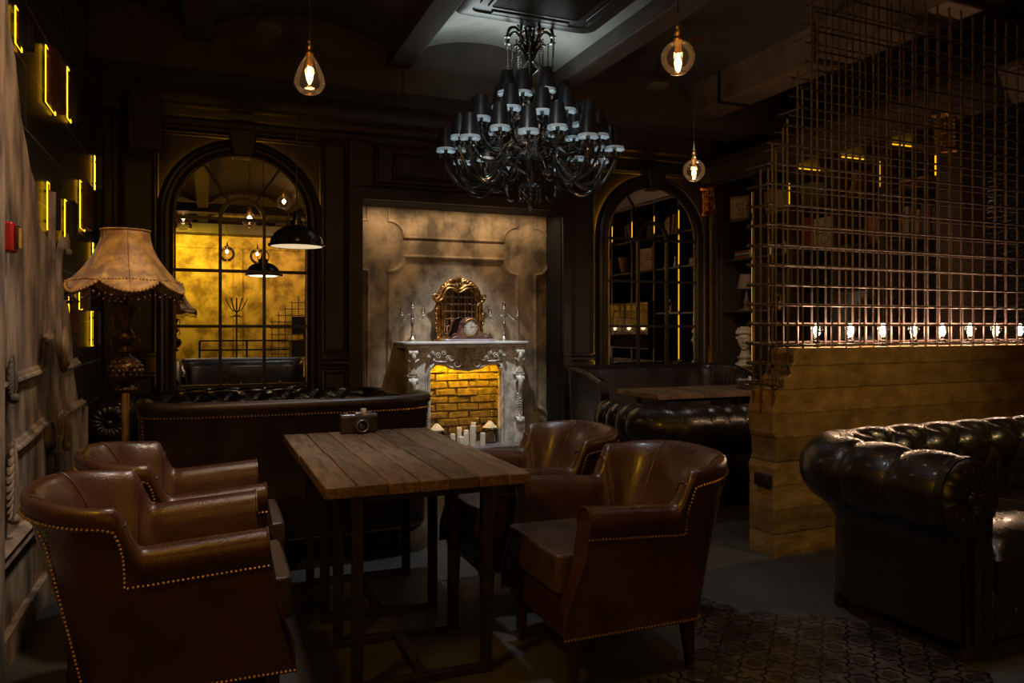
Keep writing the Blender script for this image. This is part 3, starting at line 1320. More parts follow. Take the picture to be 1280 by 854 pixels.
# settee behind the tables, its back towards the camera (it faces the mirror)
settee('dark brown leather settee with its nailed back turned to the plank tables', .79, .36, .36, .908, .04, darkl, blackl, True, 2, .22,
       loc=(.456, 4.64, 0), rz=pi / 2)
# settee under the right mirror, facing the camera
settee('black leather settee with fluted inner back under the right arched mirror', .93, .36, .42, .90, .04, blackl, darkl, False, 2, .10, 1,
       loc=(4.30, 6.60, 0), rz=-pi / 2)


# ---------------------------------------------------------------- buttoned sofas
def chesterfield(label, Lx, Dy, loc, rz, H=.755, tuft=.115, group=None, feet=True, rad=.152):
    """inside faces of arms at x=+-Lx/2, inside of back at y=Dy ... front at y=0; roll outwards"""
    t = thing('chesterfield_sofa', label, 'sofa', loc, rz)
    hx = Lx / 2
    # path of the inner face
    R = .10
    path = []
    step = .0145

    def seg(a, b):
        d = sqrt((b[0] - a[0]) ** 2 + (b[1] - a[1]) ** 2)
        m = max(1, int(d / step))
        return [(a[0] + (b[0] - a[0]) * k / m, a[1] + (b[1] - a[1]) * k / m) for k in range(m)]
    path += seg((-hx, 0), (-hx, Dy - R))
    for k in range(14):
        a = pi - pi / 2 * k / 14
        path.append((-hx + R + R * cos(a), Dy - R + R * sin(a)))
    path += seg((-hx + R, Dy), (hx - R, Dy))
    for k in range(14):
        a = pi / 2 - pi / 2 * k / 14
        path.append((hx - R + R * cos(a), Dy - R + R * sin(a)))
    path += seg((hx, Dy - R), (hx, 0))
    path.append((hx, 0))
    n = len(path)
    r = rad
    zc = H - r
    oc = .135
    prof = []           # (o, z, no, nz, theta-length, kind)
    for z in (.30, .36, .42, .46):
        prof.append((0, z, -1, 0, z - .46, 'in'))
    a0, a1 = 205, -72
    m = 40
    for k in range(m + 1):
        a = radians(a0 + (a1 - a0) * k / m)
        prof.append((oc + r * cos(a), zc + r * sin(a), cos(a), sin(a), r * radians(a0 - (a0 + (a1 - a0) * k / m)), 'roll'))
    wl = oc + .004
    for z in (.425, .40, .3, .2, .09):
        prof.append((wl, z, 1, 0, 9, 'wall'))
    # arc-length
    S = [0]
    for a, b in zip(path, path[1:]):
        S.append(S[-1] + sqrt((a[0] - b[0]) ** 2 + (a[1] - b[1]) ** 2))
    tot = S[-1]
    nb = round(tot / (2 * tuft))
    du = tot / nb
    rows = []
    for i in range(n):
        a = path[max(i - 1, 0)]
        b = path[min(i + 1, n - 1)]
        dx, dy = b[0] - a[0], b[1] - a[1]
        l = sqrt(dx * dx + dy * dy)
        ox, oy = -dy / l, dx / l           # outwards
        row = []
        for (o_, z, no, nz, th, kd) in prof:
            d = 0
            u = S[i] / du
            if kd != 'wall':
                v = (th + .02) / (.17)
                f1 = abs(sin(pi * (u + v / 2)))
                f2 = abs(sin(pi * (u - v / 2)))
                diam = (f1 * f2) ** .38
                pleat = abs(sin(pi * u)) ** .35
                # diamonds on the inside and the top, straight pleats over the outside
                w = max(0, min(1, (th - r * radians(82)) / .07))
                h = diam * (1 - w) + (1 - .55 * (1 - abs(sin(pi * u)) ** .38)) * w
                d = -.048 * (1 - h)
                if kd == 'in':
                    d *= max(.0, min(1, (z - .30) / .12))
            o2, z2 = o_ + no * d, z + nz * d
            row.append((path[i][0] + ox * o2, path[i][1] + oy * o2, z2))
        rows.append(row)
    mb = MB().grid(rows)
    mb.build('buttoned_body', blackl, t, angle=180)
    # buttons at the bottom of the tufts
    bt = MB()
    for i in range(nb * 2):
        sp = i * du / 2
        j = min(range(n), key=lambda q: abs(S[q] - sp))
        k0 = 0 if i % 2 == 0 else 1
        for vv in range(-2, 5):
            if (vv + k0) % 2:
                continue
            th = vv * .17 - .02
            if th < -.05 or th > r * radians(84):
                continue
            a = radians(a0) - th / r if th > 0 else None
            if a is None:
                continue
            px = rows[j]
            a_ = path[max(j - 1, 0)]
            b_ = path[min(j + 1, n - 1)]
            dx, dy = b_[0] - a_[0], b_[1] - a_[1]
            l = sqrt(dx * dx + dy * dy)
            o2 = oc + (r - .032) * cos(a)
            z2 = zc + (r - .032) * sin(a)
            bt.sphere((path[j][0] - dy / l * o2, path[j][1] + dx / l * o2, z2), .013, 8, 6)
    b_ = bt.build('buttons', blackl, t)
    b_.name = 'tufting_buttons'
    stuff(b_)
    # arm fronts: panel, pleated scroll and its button
    for sg in (-1, 1):
        fx = sg * hx
        P = []
        outl = [(0, .09), (0, .46)] + [(oc + (r - .004) * cos(radians(q)), zc + (r - .004) * sin(radians(q))) for q in range(205, -73, -12)] + [(wl, .42), (wl, .09)]
        P = [(fx + sg * o_, z) for o_, z in outl]
        MB().prism(P, -.012, .02).build('arm_front', blackl, t, angle=50)
        sc_ = MB()
        cx = fx + sg * oc
        ring = []
        for k in range(72):
            a = 2 * pi * k / 72
            w = .008 * abs(sin(a * 9))
            ring.append([(cx + rr_ * cos(a), -.012 - h_ - (w if 0 < q < 4 else 0), zc + rr_ * sin(a)) for q, (rr_, h_) in enumerate(((r - .010, .002), (r - .022, .016), (.085, .024), (.05, .018), (.026, .004)))])
        sc_.grid(ring, closed_v=True)
        sc_.build('pleated_scroll', blackl, t, angle=80)
        MB().sphere((cx, -.030, zc), .030, 16, 10, (1, .5, 1)).build('scroll_button', blackl, t)
        # facing strip with nails below the scroll
        MB().box(min(fx + sg * .02, fx + sg * .11), max(fx + sg * .02, fx + sg * .11), -.030, -.010, .09, zc - .09).build('arm_facing', blackl, t, bevel=.008, seg=3)
        nl = MB()
        for k in range(22):
            z = .11 + k * (zc - .22) / 21
            for ox_ in (.030, .100):
                nl.sphere((fx + sg * ox_, -.031, z), .005, 6, 4)
        nn = nl.build('nailhead_trim', darkl, t)
        stuff(nn)
    # base, front border with small buttons, cushions
    MB().box(-hx - .08, hx + .08, .03, Dy + .05, .08, .30).build('seat_frame', blackl, t, bevel=.01)
    MB().box(-hx, hx, -.015, .03, .09, .285).build('front_border', blackl, t, bevel=.015, seg=3)
    db = MB()
    for k in range(int(Lx / .22)):
        db.sphere((-hx + .14 + k * .22, -.018, .19), .02, 12, 8, (1, .5, 1))
    bb = db.build('border_button', blackl, t)
    stuff(bb)
    nc = 3 if Lx > 1.6 else 2
    for k in range(nc):
        a = -hx + .012 + (Lx - .024) * k / nc
        b = -hx + .012 + (Lx - .024) * (k + 1) / nc
        # crowned cushion
        m_ = MB()
        G = 14
        top, bot = [], []
        for iy in range(G + 1):
            ty = -1 + 2 * iy / G
            r1, r2 = [], []
            for ix in range(G + 1):
                tx = -1 + 2 * ix / G
                e = (1 - abs(tx) ** 6) * (1 - abs(ty) ** 6)
                X = (a + b) / 2 + (b - a) / 2 * tx * 1.0
                Y = -.03 + (Dy + .0) * (ty + 1) / 2
                zz = .40 + .085 * e ** .5 + .012 * (1 - tx * tx) * (1 - ty * ty)
                r1.append((X, Y, zz))
                r2.append((X, Y, .29 + .0 * e))
            top.append(r1)
            bot.append(r2)
        m_.grid(top)
        m_.grid(bot, flip=True)
        # side skirts
        for (e1, e2) in ((top[0], bot[0]), (top[-1], bot[-1]), ([q[0] for q in top], [q[0] for q in bot]), ([q[-1] for q in top], [q[-1] for q in bot])):
            m_.grid([e1, e2])
        m_.build('seat_cushion', blackl, t, angle=60)
    if feet:
        for sx, sy in ((-hx - .04, .06), (hx + .04, .06), (-hx - .04, Dy + .06), (hx + .04, Dy + .06)):
            MB().lathe([(0, 0), (.022, 0), (.03, .015), (.03, .05), (.024, .085), (0, .085)], 16, (sx, sy, 0)).build('foot', woodl, t)
    return t


cf = chesterfield('large black buttoned leather sofa in front of the ochre half wall', 1.9, .62,
                  (2.80 + .95, 2.05, 0), radians(1.5), H=.812, rad=.160)
chesterfield('black buttoned leather sofa with its back to the camera, left of the half wall', 1.25, .58,
             (3.035 + .625, 5.14, 0), pi, H=.745, tuft=.072)
chesterfield('black buttoned leather sofa against the far wall under the left arched mirror', 1.8, .66,
             (-.50 + .90, 6.14, 0), 0, H=.755)

# ================================================================ TABLES AND WHAT STANDS ON THEM
def cafe_table(label, x0, x1, y0, y1, legs, loc, thick=.042, cutfront=True):
    t = thing('cafe_table', label, 'table', loc)
    # top: planks with narrow gaps, one mesh
    tb = MB()
    pwid = .112
    x = x0
    k = 0
    while x < x1 - .02:
        xe = min(x + pwid, x1)
        if x1 - xe < .03:
            xe = x1
        dz = random.uniform(-.0012, .0012)
        tb.box(x + .0016, xe - .0016, y0 + random.uniform(0, .0015), y1 - random.uniform(0, .0015), .75 - thick, .75 + dz)
        x = xe
        k += 1
    tb.box(x0 + .003, x1 - .003, y0 + .004, y1 - .004, .75 - thick + .002, .745)
    tb.build('tabletop', plank, t, bevel=.0045, seg=2)
    # edge lipping round the boards
    # legs of square tube, with the bars of the base
    (lx0, lx1, ly0, ly1) = legs
    w = .019
    for x in (lx0, lx1):
        for y in (ly0, ly1):
            MB().box(x - w, x + w, y - w, y + w, 0, .75 - thick).build('leg', steel, t, bevel=.002)
    b = MB()
    for y in (ly0, ly1):
        b.box(lx0 - w, lx1 + w, y - w + .001, y + w - .001, 0.0005, .03)
    b.box((lx0 + lx1) / 2 - w, (lx0 + lx1) / 2 + w, ly0, ly1, .0005, .029)
    b.build('base', steel, t, bevel=.002)
    f = MB()
    for y in (ly0, ly1):
        f.box(lx0, lx1, y - w + .001, y + w - .001, .75 - thick - .03, .75 - thick)
    for x in (lx0, lx1):
        f.box(x - w + .001, x + w - .001, ly0, ly1, .75 - thick - .03, .75 - thick)
    f.build('top_frame', steel, t, bevel=.002)
    return t


cafe_table('weathered plank table on black steel legs, nearest the camera, between the armchairs', 0, .765, 0, .722, (.125, .61, .075, .49), (.375, 2.625, 0))
cafe_table('weathered plank table pushed against the nearer one, with a vintage camera on it', 0, .755, 0, .665, (.12, .61, .055, .56), (.368, 3.35, 0))
cafe_table('dark plank table standing in front of the settee under the right mirror', 0, 1.35, 0, .66, (.16, 1.19, .10, .56), (3.36, 5.20, 0))

silverb = mat('brushed camera silver', (.45, .48, .55), (.65, .68, .75), rough=.3, metal=1, scale=30)
blackp = mat('black camera leatherette', (.025, .018, .016), (.05, .035, .03), rough=.6, scale=80, bump=.5, bscale=300)


def vintage_camera(label, loc, rz, s=1.0):
    t = thing('vintage_camera', label, 'camera', loc, rz)
    t.scale = (s, s, s)
    # faces -y
    MB().box(-.085, .085, -.02, .02, 0, .072).build('body', blackp, t, bevel=.006, seg=3)
    tp = MB()
    tp.box(-.085, .085, -.020, .020, .072, .086)
    tp.prism([(-.030, .072), (-.018, .094), (.018, .094), (.030, .072)], -.022, .018)
    tp.build('top_plate', silverb, t, bevel=.003)
    ln = MB()
    M = Matrix.Rotation(pi / 2, 3, 'X')
    ln.lathe([(.036, 0), (.036, .012), (.031, .013), (.031, .028), (.027, .029), (.026, .034), (.021, .034), (.020, .026)], 32, (.004, -.02, .036), M)
    ln.build('lens_barrel', blackp, t)
    MB().lathe([(.0275, .0), (.0285, .003), (.0265, .005), (.0245, .003)], 32, (.004, -.051, .036), M).build('lens_ring', silverb, t)
    MB().sphere((.004, -.044, .036), .019, 20, 10, (1, .35, 1)).build('lens', crystal, t)
    d = MB()
    d.lathe([(.012, 0), (.012, .010), (.0, .010)], 18, (.052, 0, .086))
    d.lathe([(.010, 0), (.010, .008), (.0, .008)], 18, (-.058, 0, .086))
    d.lathe([(.005, 0), (.005, .007), (.0, .008)], 12, (.034, 0, .086))
    d.build('dial', silverb, t)
    # flash shoe block
    k = MB()
    k.box(.012, .036, -.012, .012, .093, .110)
    k.box(.016, .030, -.024, -.010, .078, .100)
    k.build('accessory_shoe', whitem, t, bevel=.003)
    MB().lathe([(.008, 0), (.008, .004), (0, .004)], 14, (.004, -.024, .062), M).build('lever', silverb, t)
    return t


vintage_camera('silver and black vintage camera at the back edge of the plank table', (.735, 3.935, .7512), radians(6), 1.12)
x, y, z = 4.10, 5.42, .7515
vintage_camera('small silver vintage camera on the dark table beside the end of the half wall', (4.40, 5.40, .7515), radians(-40), 1.0)

# ---------------------------------------------------------------- standard lamp
silk = bpy.data.materials.new('old gold silk')
silk.use_nodes = True
_b = silk.node_tree.nodes['Principled BSDF']
_b.inputs['Roughness'].default_value = .55
_n = silk.node_tree.nodes.new('ShaderNodeTexNoise')
_n.inputs['Scale'].default_value = 18
_n.inputs['Detail'].default_value = 7
_tc = silk.node_tree.nodes.new('ShaderNodeTexCoord')
silk.node_tree.links.new(_tc.outputs['Object'], _n.inputs['Vector'])
_c = silk.node_tree.nodes.new('ShaderNodeValToRGB')
_c.color_ramp.elements[0].position = .42
_c.color_ramp.elements[0].color = (.30, .15, .04, 1)
_c.color_ramp.elements[1].position = .6
_c.color_ramp.elements[1].color = (.62, .36, .075, 1)
silk.node_tree.links.new(_n.outputs['Fac'], _c.inputs[0])
silk.node_tree.links.new(_c.outputs[0], _b.inputs['Base Color'])
_b.inputs['Sheen Weight'].default_value = .4

LY = 4.02
LX = ratio(157) * LY
lp = thing('standard_lamp', 'tall standard lamp with a scalloped old gold silk shade and fringe, by the left wall', 'floor lamp', (LX, LY, 0), radians(10))
SZ0, SZ1 = 1.478, 1.752


def shade_r(f, a):
    # f 0 bottom .. 1 top : concave bell
    r = .105 + (.246 - .105) * (1 - f) ** 1.75
    lob = abs(sin(3 * a))
    return r * (1 - .05 * (1 - lob) * (1 - f * .6)) + .01 * (1 - f) ** 6


def rim_z(a):
    return SZ0 - .022 + .050 * (1 - abs(sin(3 * a)) ** .9)


rows = []
for j in range(13):
    f = j / 12
    row = []
    for k in range(96):
        a = 2 * pi * k / 96
        zb = rim_z(a)
        row.append((shade_r(f, a) * cos(a), shade_r(f, a) * sin(a), zb + (SZ1 - zb) * f))
    rows.append(row)
sm = MB().grid(rows, closed_u=True)
so = sm.build('lamp_shade', silk, lp)
so.modifiers.new('thickness', 'SOLIDIFY').thickness = .004
b1, b2, b3 = MB(), MB(), MB()
ring = [(shade_r(0, 2 * pi * k / 96) * 1.01 * cos(2 * pi * k / 96), shade_r(0, 2 * pi * k / 96) * 1.01 * sin(2 * pi * k / 96), rim_z(2 * pi * k / 96)) for k in range(96)]
for k in range(0, 96):
    b1.sphere(ring[k], .0068, 6, 5)
    a = 2 * pi * k / 96
    f = .04 + .17 * abs(sin(3 * a))
    b2.sphere((shade_r(f, a) * 1.012 * cos(a), shade_r(f, a) * 1.012 * sin(a), rim_z(a) + (SZ1 - rim_z(a)) * f), .0052, 6, 4)
    b3.sphere((.107 * cos(a), .107 * sin(a), SZ1), .0042, 6, 4)
for b_ in (b1, b2, b3):
    b_.build('braid_trim', silk, lp)
ft = MB()
for k in range(60):
    a = 2 * pi * k / 60
    r = shade_r(0, a) * 1.0
    z = rim_z(a)
    L = .028 + .014 * random.random() + (.03 if k % 10 == 0 else 0)
    ft.tube([(r * cos(a), r * sin(a), z), (r * cos(a), r * sin(a), z - L)], .0014, 4)
    ft.sphere((r * cos(a), r * sin(a), z - L - .006), .0068, 6, 5)
stuff(ft.build('bead_fringe', bronze, lp))
for k in range(6):
    a = pi * k / 3 + pi / 6
    MB().tube([(shade_r(q / 12, a) * 1.005 * cos(a), shade_r(q / 12, a) * 1.005 * sin(a), rim_z(a) + (SZ1 - rim_z(a)) * q / 12) for q in range(13)], .0028, 5).build('panel_seam', silk, lp)
cg = MB()
cg.lathe([(.0, .0), (.125, 0), (.13, .012), (.115, .03), (.06, .045), (.03, .07), (.02, .10), (0, .10)], 32)
cg.build('base', bronze, lp)
MB().lathe([(.016, .09), (.017, .99), (.0, .99)], 20).build('pole', brass, lp)
oz = MB()
oz.lathe([(.02, .875), (.038, .885), (.045, .90), (.034, .915), (.022, .925)], 24)
oz.lathe([(.02, .925), (.052, .95), (.071, .995), (.074, 1.02), (.068, 1.05), (.048, 1.082), (.024, 1.10), (.018, 1.115), (.026, 1.125), (.02, 1.14), (.017, 1.16), (.030, 1.18),
          (.042, 1.205), (.042, 1.225), (.030, 1.25), (.018, 1.27), (.022, 1.29), (.035, 1.36), (.05, 1.40), (.02, 1.405), (.012, 1.42), (.012, 1.46), (.0, 1.46)], 28)
for k in range(14):
    a = 2 * pi * k / 14
    oz.sphere((.041 * cos(a), .041 * sin(a), .897), .010, 6, 5)
    for q, (z, r, s_) in enumerate(((.985, .064, .010), (1.01, .072, .009), (1.035, .070, .009), (1.06, .060, .009), (1.21, .040, .008))):
        b2 = a + q * .22
        oz.sphere((r * cos(b2), r * sin(b2), z), s_, 6, 5, (1, 1, 1.4))
for sg in (-1, 1):
    oz.tube(smoothpath([(sg * .02, 0, 1.14), (sg * .062, 0, 1.16), (sg * .05, 0, 1.24), (sg * .058, 0, 1.38), (sg * .03, 0, 1.40)], 5), .0045, 6)
oz.v = [(x_, y_, .985 + (z_ - .875) * (.455 / .585)) for x_, y_, z_ in oz.v]
oz.build('ornamental_column', bronze, lp)
MB().lathe([(.008, 1.45), (.008, 1.56), (.018, 1.565), (.018, 1.62), (0, 1.62)], 14).build('lamp_holder', brass, lp)
sp_ = MB()
for k in range(3):
    a = 2 * pi * k / 3
    sp_.tube([(0, 0, SZ1 - .02), (.104 * cos(a), .104 * sin(a), SZ1 - .005)], .002, 5)
sp_.tube([(0, 0, 1.6), (0, 0, SZ1 - .02)], .002, 5)
sp_.build('shade_carrier', brass, lp)

# ================================================================ LEFT WALL: FRAMES WITH LIGHT BEHIND THEM
pic_cols = {}
woodf = mat('walnut frame', (.10, .035, .018), (.20, .08, .04), rough=.4, scale=9, stretch=(1, 1, 6))
blackf = mat('black picture frame', (.015, .013, .012), (.03, .025, .022), rough=.35)
picm = mat('old print', (.30, .24, .18), (.6, .5, .4), rough=.5, scale=7, detail=6)
picd = mat('dark old print', (.03, .025, .02), (.16, .12, .09), rough=.4, scale=9, detail=6)
redp = mat('oxblood print', (.10, .02, .015), (.22, .05, .035), rough=.45, scale=8)

frames = [  # u of the lit near edge, u of the far edge, v at its top and bottom
    (19, 43, 8, 52, blackf, picm, 'large black frame highest up at the top left'),
    (57, 82, 57, 126, woodf, woodf, 'large walnut frame, second from the left in the upper row,'),
    (84, 100, 84, 146, blackf, picm, 'black frame with a pale mount right of the large walnut one'),
    (59, 76, 228, 286, blackf, picd, 'tall black frame leftmost in the middle group'),
    (81, 97, 250, 299, blackf, picm, 'small black frame with pale print between two taller frames'),
    (100, 116, 226, 284, woodf, redp, 'tall frame with oxblood print in the middle group'),
    (118, 128, 195, 236, blackf, picm, 'small dark frame above the lamp shade, nearest the corner,'),
    (116, 126, 304, 334, woodf, picm, 'tiny walnut frame just left of the lamp shade top'),
    (99, 113, 350, 386, woodf, redp, 'small frame half hidden under the lamp shade edge'),
    (86, 97, 372, 416, woodf, woodf, 'slim walnut frame beside the broken plaster edge'),
    (114, 126, 390, 432, blackf, picm, 'slim black frame with pale print below the lamp shade'),
]
for (u0, u1, v0, v1, fm, pm, words_) in frames:
    y0, zt0 = on_x(u0, v0, WL + .014)
    y0 += .006
    y1, _ = on_x(u1, v0, WL + .065)
    _, zb0 = on_x(u0, v1, WL + .014)
    t = thing('picture_frame', words_ + ' on the tiled wall', 'picture frame', (WL, (y0 + y1) / 2, zb0))
    hw = (y1 - y0) / 2
    h = zt0 - zb0
    fw = min(.045, hw * .38)
    fr = MB()
    prof = [(0, 0), (0, .036), (fw * .25, .042), (fw * .5, .034), (fw * .75, .026), (fw, .018), (fw, 0)]
    fr.sweep([(.025, -hw, 0), (.025, hw, 0), (.025, hw, h), (.025, -hw, h)], [(-a if False else a, b) for a, b in prof], (1, 0, 0), closed=True)
    fr.build('frame', fm, t, angle=20)
    MB().box(.028, .042, -hw + fw * .8, hw - fw * .8, fw * .8, h - fw * .8).build('print', pm, t, smooth=False)
    if pm is picm:
        MB().box(.042, .044, -hw + fw * 1.5, hw - fw * 1.5, fw * 1.6, h - fw * 1.6).build('picture', picd, t, smooth=False)
    e = .004
    ls = MB()
    ls.tube([(.014, -hw - e, -e), (.014, hw + e, -e), (.014, hw + e, h + e), (.014, -hw - e, h + e)], .0032, 6, closed=True)
    ls.build('light_strip', led, t)
    sp2 = MB()
    sp2.box(0, .024, -hw * .7, hw * .7, h * .15, h * .2)
    sp2.box(0, .024, -hw * .7, hw * .7, h * .8, h * .85)
    sp2.build('bracket', blackf, t)

# fire alarm
redm = mat('red alarm plastic', (.42, .02, .015), (.48, .025, .02), rough=.35)
y, z = on_x(14, 297, PL + .03)
fa_ = thing('fire_alarm', 'red fire alarm box on the cream plaster wall at the left edge', 'fire alarm', (PL, y, z))
MB().box(0, .045, -.045, .045, -.058, .058).build('housing', redm, fa_, bevel=.01, seg=3)
MB().box(.045, .060, -.030, .030, -.045, .045).build('cover', glass_jar, fa_, bevel=.006)
MB().box(.0445, .047, -.025, .025, -.02, .03).build('push_plate', redm, fa_, bevel=.002)

# loudspeaker near the ceiling in the corner
spk = thing('wall_speaker', 'black loudspeaker hung high in the corner left of the left mirror', 'loudspeaker', (-.48, 6.85, 2.72), radians(20))
MB().box(-.13, .13, -.12, .12, 0, .46).build('cabinet', framem, spk, bevel=.012)
m_ = MB()
M = Matrix.Rotation(pi / 2, 3, 'X')
m_.lathe([(.10, 0), (.10, .006), (.085, .008), (.04, -.01), (0, -.012)], 28, (0, -.12, .16), M)
m_.lathe([(.045, 0), (.045, .006), (.03, .008), (0, -.004)], 20, (0, -.12, .36), M)
m_.build('driver', blackp, spk)
MB().box(-.02, .02, .12, .34, .20, .24).build('bracket', steel, spk)

# ================================================================ ARCHED MIRRORS
def arched_mirror(label, cx, loc_z0=.76):
    hw, zs = .563, 2.27
    t = thing('arched_mirror', label, 'mirror', (cx, YF, 0), 0, 'tall arched mirrors on the far wall')

    def loop(w, zb, n=40):
        P = [(-w, 0, zb)]
        P += [(-w * cos(pi * k / n), 0, zs + w * sin(pi * k / n)) for k in range(n + 1)]
        P += [(w, 0, zb)]
        return P
    # glass
    pts = [(p[0], p[2]) for p in loop(hw + .02, .72)]
    MB().prism(pts, -.062, -.05).build('mirror_glass', mirror_m, t, smooth=False)
    # frame: stepped moulding, carried round legs and arch
    prof = [(-.0, -.045), (-.0, .075), (-.02, .095), (-.035, .082), (-.06, .082), (-.075, .11), (-.095, .12), (-.118, .105), (-.135, .06), (-.135, .03)]
    fr = MB().sweep([(p[0], 0, p[2]) for p in loop(hw, .70)], [(-a, b) for a, b in prof], (0, -1, 0))
    fr.build('frame', framem, t, angle=25)
    bt = MB().sweep([(p[0], 0, p[2]) for p in loop(hw - .002, .74)], [(0, .05), (0, .075), (-.012, .08), (-.018, .065), (-.018, .05)], (0, -1, 0))
    bt.build('inner_bead', bronze_line, t)
    # sill
    MB().box(-hw - .15, hw + .15, -.13, 0, .64, .72).build('sill', framem, t, bevel=.012)
    # keystone
    ks = MB().prism([(-.085, 2.80), (.085, 2.80), (.125, 3.04), (-.125, 3.04)], -.16, -.0)
    ks.build('keystone', framem, t, bevel=.014)
    # glazing bars
    mb = MB()
    w = .0135
    y0, y1 = -.082, -.06
    for z in (1.30, 1.79, 2.25):
        mb.box(-hw, hw, y0, y1, z - w, z + w)
    mb.box(-hw, hw, y0, y1, .755, .785)
    for x in (-.185, .185):
        mb.box(x - w, x + w, y0 - .002, y1, .76, 2.25)
    A = [(.185 * cos(radians(a)), -.071, 2.25 + .185 * sin(radians(a))) for a in range(0, 181, 10)]
    mb.sweep(A, [(-.017, -.01), (-.017, .014), (.017, .014), (.017, -.01)], (0, -1, 0))
    for a in (55, 125):
        p0 = Vector((.185 * cos(radians(a)), -.071, 2.25 + .185 * sin(radians(a))))
        p1 = Vector((.565 * cos(radians(a)), -.071, 2.27 + .565 * sin(radians(a))))
        mb.tube([p0, p1], .010, 6)
    mb.build('glazing_bars', framem, t, smooth=False)
    # light strip tucked behind the outer edge of the frame
    P = [(p[0], -.016, p[2]) for p in loop(hw + .108, .80)]
    MB().tube(P, .006, 6).build('light_strip', led_dim, t)
    return t


bronze_line = mat('thin gilt bead', (.30, .20, .10), (.4, .28, .14), rough=.4, metal=.8)
arched_mirror('arched mirror with glazing bars left of the fireplace, reflecting the ochre wall', AM1)
arched_mirror('arched mirror with glazing bars right of the fireplace, reflecting the bookcase', AM2)

# ================================================================ FIREPLACE
FXC = 2.45
FYF = 7.30     # front of the surround
fp = thing('fireplace', 'carved antique white stone fireplace with a brick firebox lit yellow', 'fireplace', (FXC, YS, 0))
D0 = FYF - YS  # local front
H0 = .10
# plinth (hearth)
MB().box(-.70, .70, D0 - .22, -.002, 0, H0).build('hearth', mat('dark hearth stone', (.10, .09, .085), (.2, .19, .18), rough=.35, scale=8), fp, bevel=.008)
# surround front with the shaped opening
ow = .378
half = [(-ow, H0), (-ow, .80), (-ow + .005, .86), (-ow + .04, .905), (-ow + .10, .915), (-ow + .17, .895), (-ow + .24, .865), (-.07, .855), (0, .845)]
op = half + [(-x, z) for x, z in half[-2::-1]]
op = [(p[0], p[1]) for p in smoothpath([(a, b, 0) for a, b in op], 3)]
bw = .56
outer = [(-bw, H0), (-bw, 1.09), (bw, 1.09), (bw, H0)]
poly = [outer[0], outer[1], outer[2], outer[3]] + op[::-1]
sm = MB().prism(poly, D0, D0 + .09)
# returns of the body to the wall
sm.box(-bw, -bw + .06, D0 + .08, -.002, H0, 1.09)
sm.box(bw - .06, bw, D0 + .08, -.002, H0, 1.09)
sm.box(-bw, bw, D0 + .08, -.002, 1.03, 1.09)
sm.build('surround', marble, fp, angle=30)
# bead round the opening
bd = MB().sweep([(x, D0, z) for x, z in op], [(0, 0), (0, .02), (.012, .03), (.026, .022), (.03, .008), (.045, .008), (.045, 0)], (0, -1, 0))
bd.build('opening_moulding', marble, fp)
# mantel shelf: serpentine front, moulded edge
ml = []
for k in range(41):
    t = -1 + 2 * k / 40
    x = .672 * t
    y = D0 - .085 - .03 * cos(pi * t * 2) * (1 if abs(t) < .75 else 0) - .0
    if abs(t) > .97:
        y = D0 - .06
    ml.append((x, y))
ms = MB()
ms.prism(ml + [(.672, -.002), (-.672, -.002)], 1.118, 1.146, 'z')
ms.build('mantel_shelf', marbletop, fp, bevel=.008, seg=3)
ms = MB()
ms.prism([(x * .97, y + .03) for x, y in ml] + [(.655, -.003), (-.655, -.003)], 1.085, 1.118, 'z')
ms.build('shelf_moulding', marble, fp, bevel=.012, seg=3)
# firebox of real bricks
brickm = mat('rough old brick', (.10, .07, .045), (.46, .36, .24), rough=.85, scale=16, detail=6, lo=.3, hi=.7, bump=.8, bscale=40)
fb = MB()
fw_, fd = .46, .36


def brick_face(mb, o, du_, dn, width, z0, z1, rowh=.079, bl=.235):
    z = z0
    r_ = 0
    while z < z1:
        x = -(.5 if r_ % 2 else 0) * bl - random.random() * .03
        while x < width:
            a, b = max(x, 0), min(x + bl, width)
            if b - a > .03:
                c = Vector(o) + Vector(du_) * ((a + b) / 2) + Vector((0, 0, z + rowh / 2 + random.uniform(-.004, .004))) + Vector(dn) * random.uniform(-.010, .014)
                dx = (b - a) - random.uniform(.008, .026)
                d = (abs(du_[0]) * dx + abs(dn[0]) * .05, abs(du_[1]) * dx + abs(dn[1]) * .05, rowh - random.uniform(.008, .020))
                M = Matrix.Rotation(random.uniform(-.045, .045), 3, 'Y')
                mb.cbox(c, d, M=M)
            x += bl
        z += rowh
        r_ += 1


yb = -.03
brick_face(fb, (-fw_, yb, H0), (1, 0, 0), (0, -1, 0), 2 * fw_, H0 - H0, 1.0 - H0)
brick_face(fb, (-fw_ + .02, D0 + .09, H0), (0, 1, 0), (1, 0, 0), -D0 - .12, 0, 1.0 - H0)
brick_face(fb, (fw_ - .02, D0 + .09, H0), (0, 1, 0), (-1, 0, 0), -D0 - .12, 0, 1.0 - H0)
fb.build('firebox', brickm, fp, smooth=False, bevel=.006, seg=1)
mt_ = MB()
mt_.box(-fw_ - .04, fw_ + .04, yb + .005, yb + .02, H0, 1.03)
mt_.box(-fw_ - .02, -fw_ - .0, D0 + .09, yb, H0, 1.03)
mt_.box(fw_, fw_ + .02, D0 + .09, yb, H0, 1.03)
mt_.box(-fw_, fw_, D0 + .09, yb, 1.0, 1.03)
mt_.build('mortar', mat('pale mortar', (.32, .26, .18), (.45, .38, .28), rough=.9, scale=20, bump=.5), fp, smooth=False)
# the light strip, behind the lintel
MB().box(-.36, .36, D0 + .095, D0 + .105, .955, .965).build('light_strip', led_fire, fp)
# carving on the frieze
cv = MB()
MY = Matrix.Rotation(pi / 2, 3, 'X')


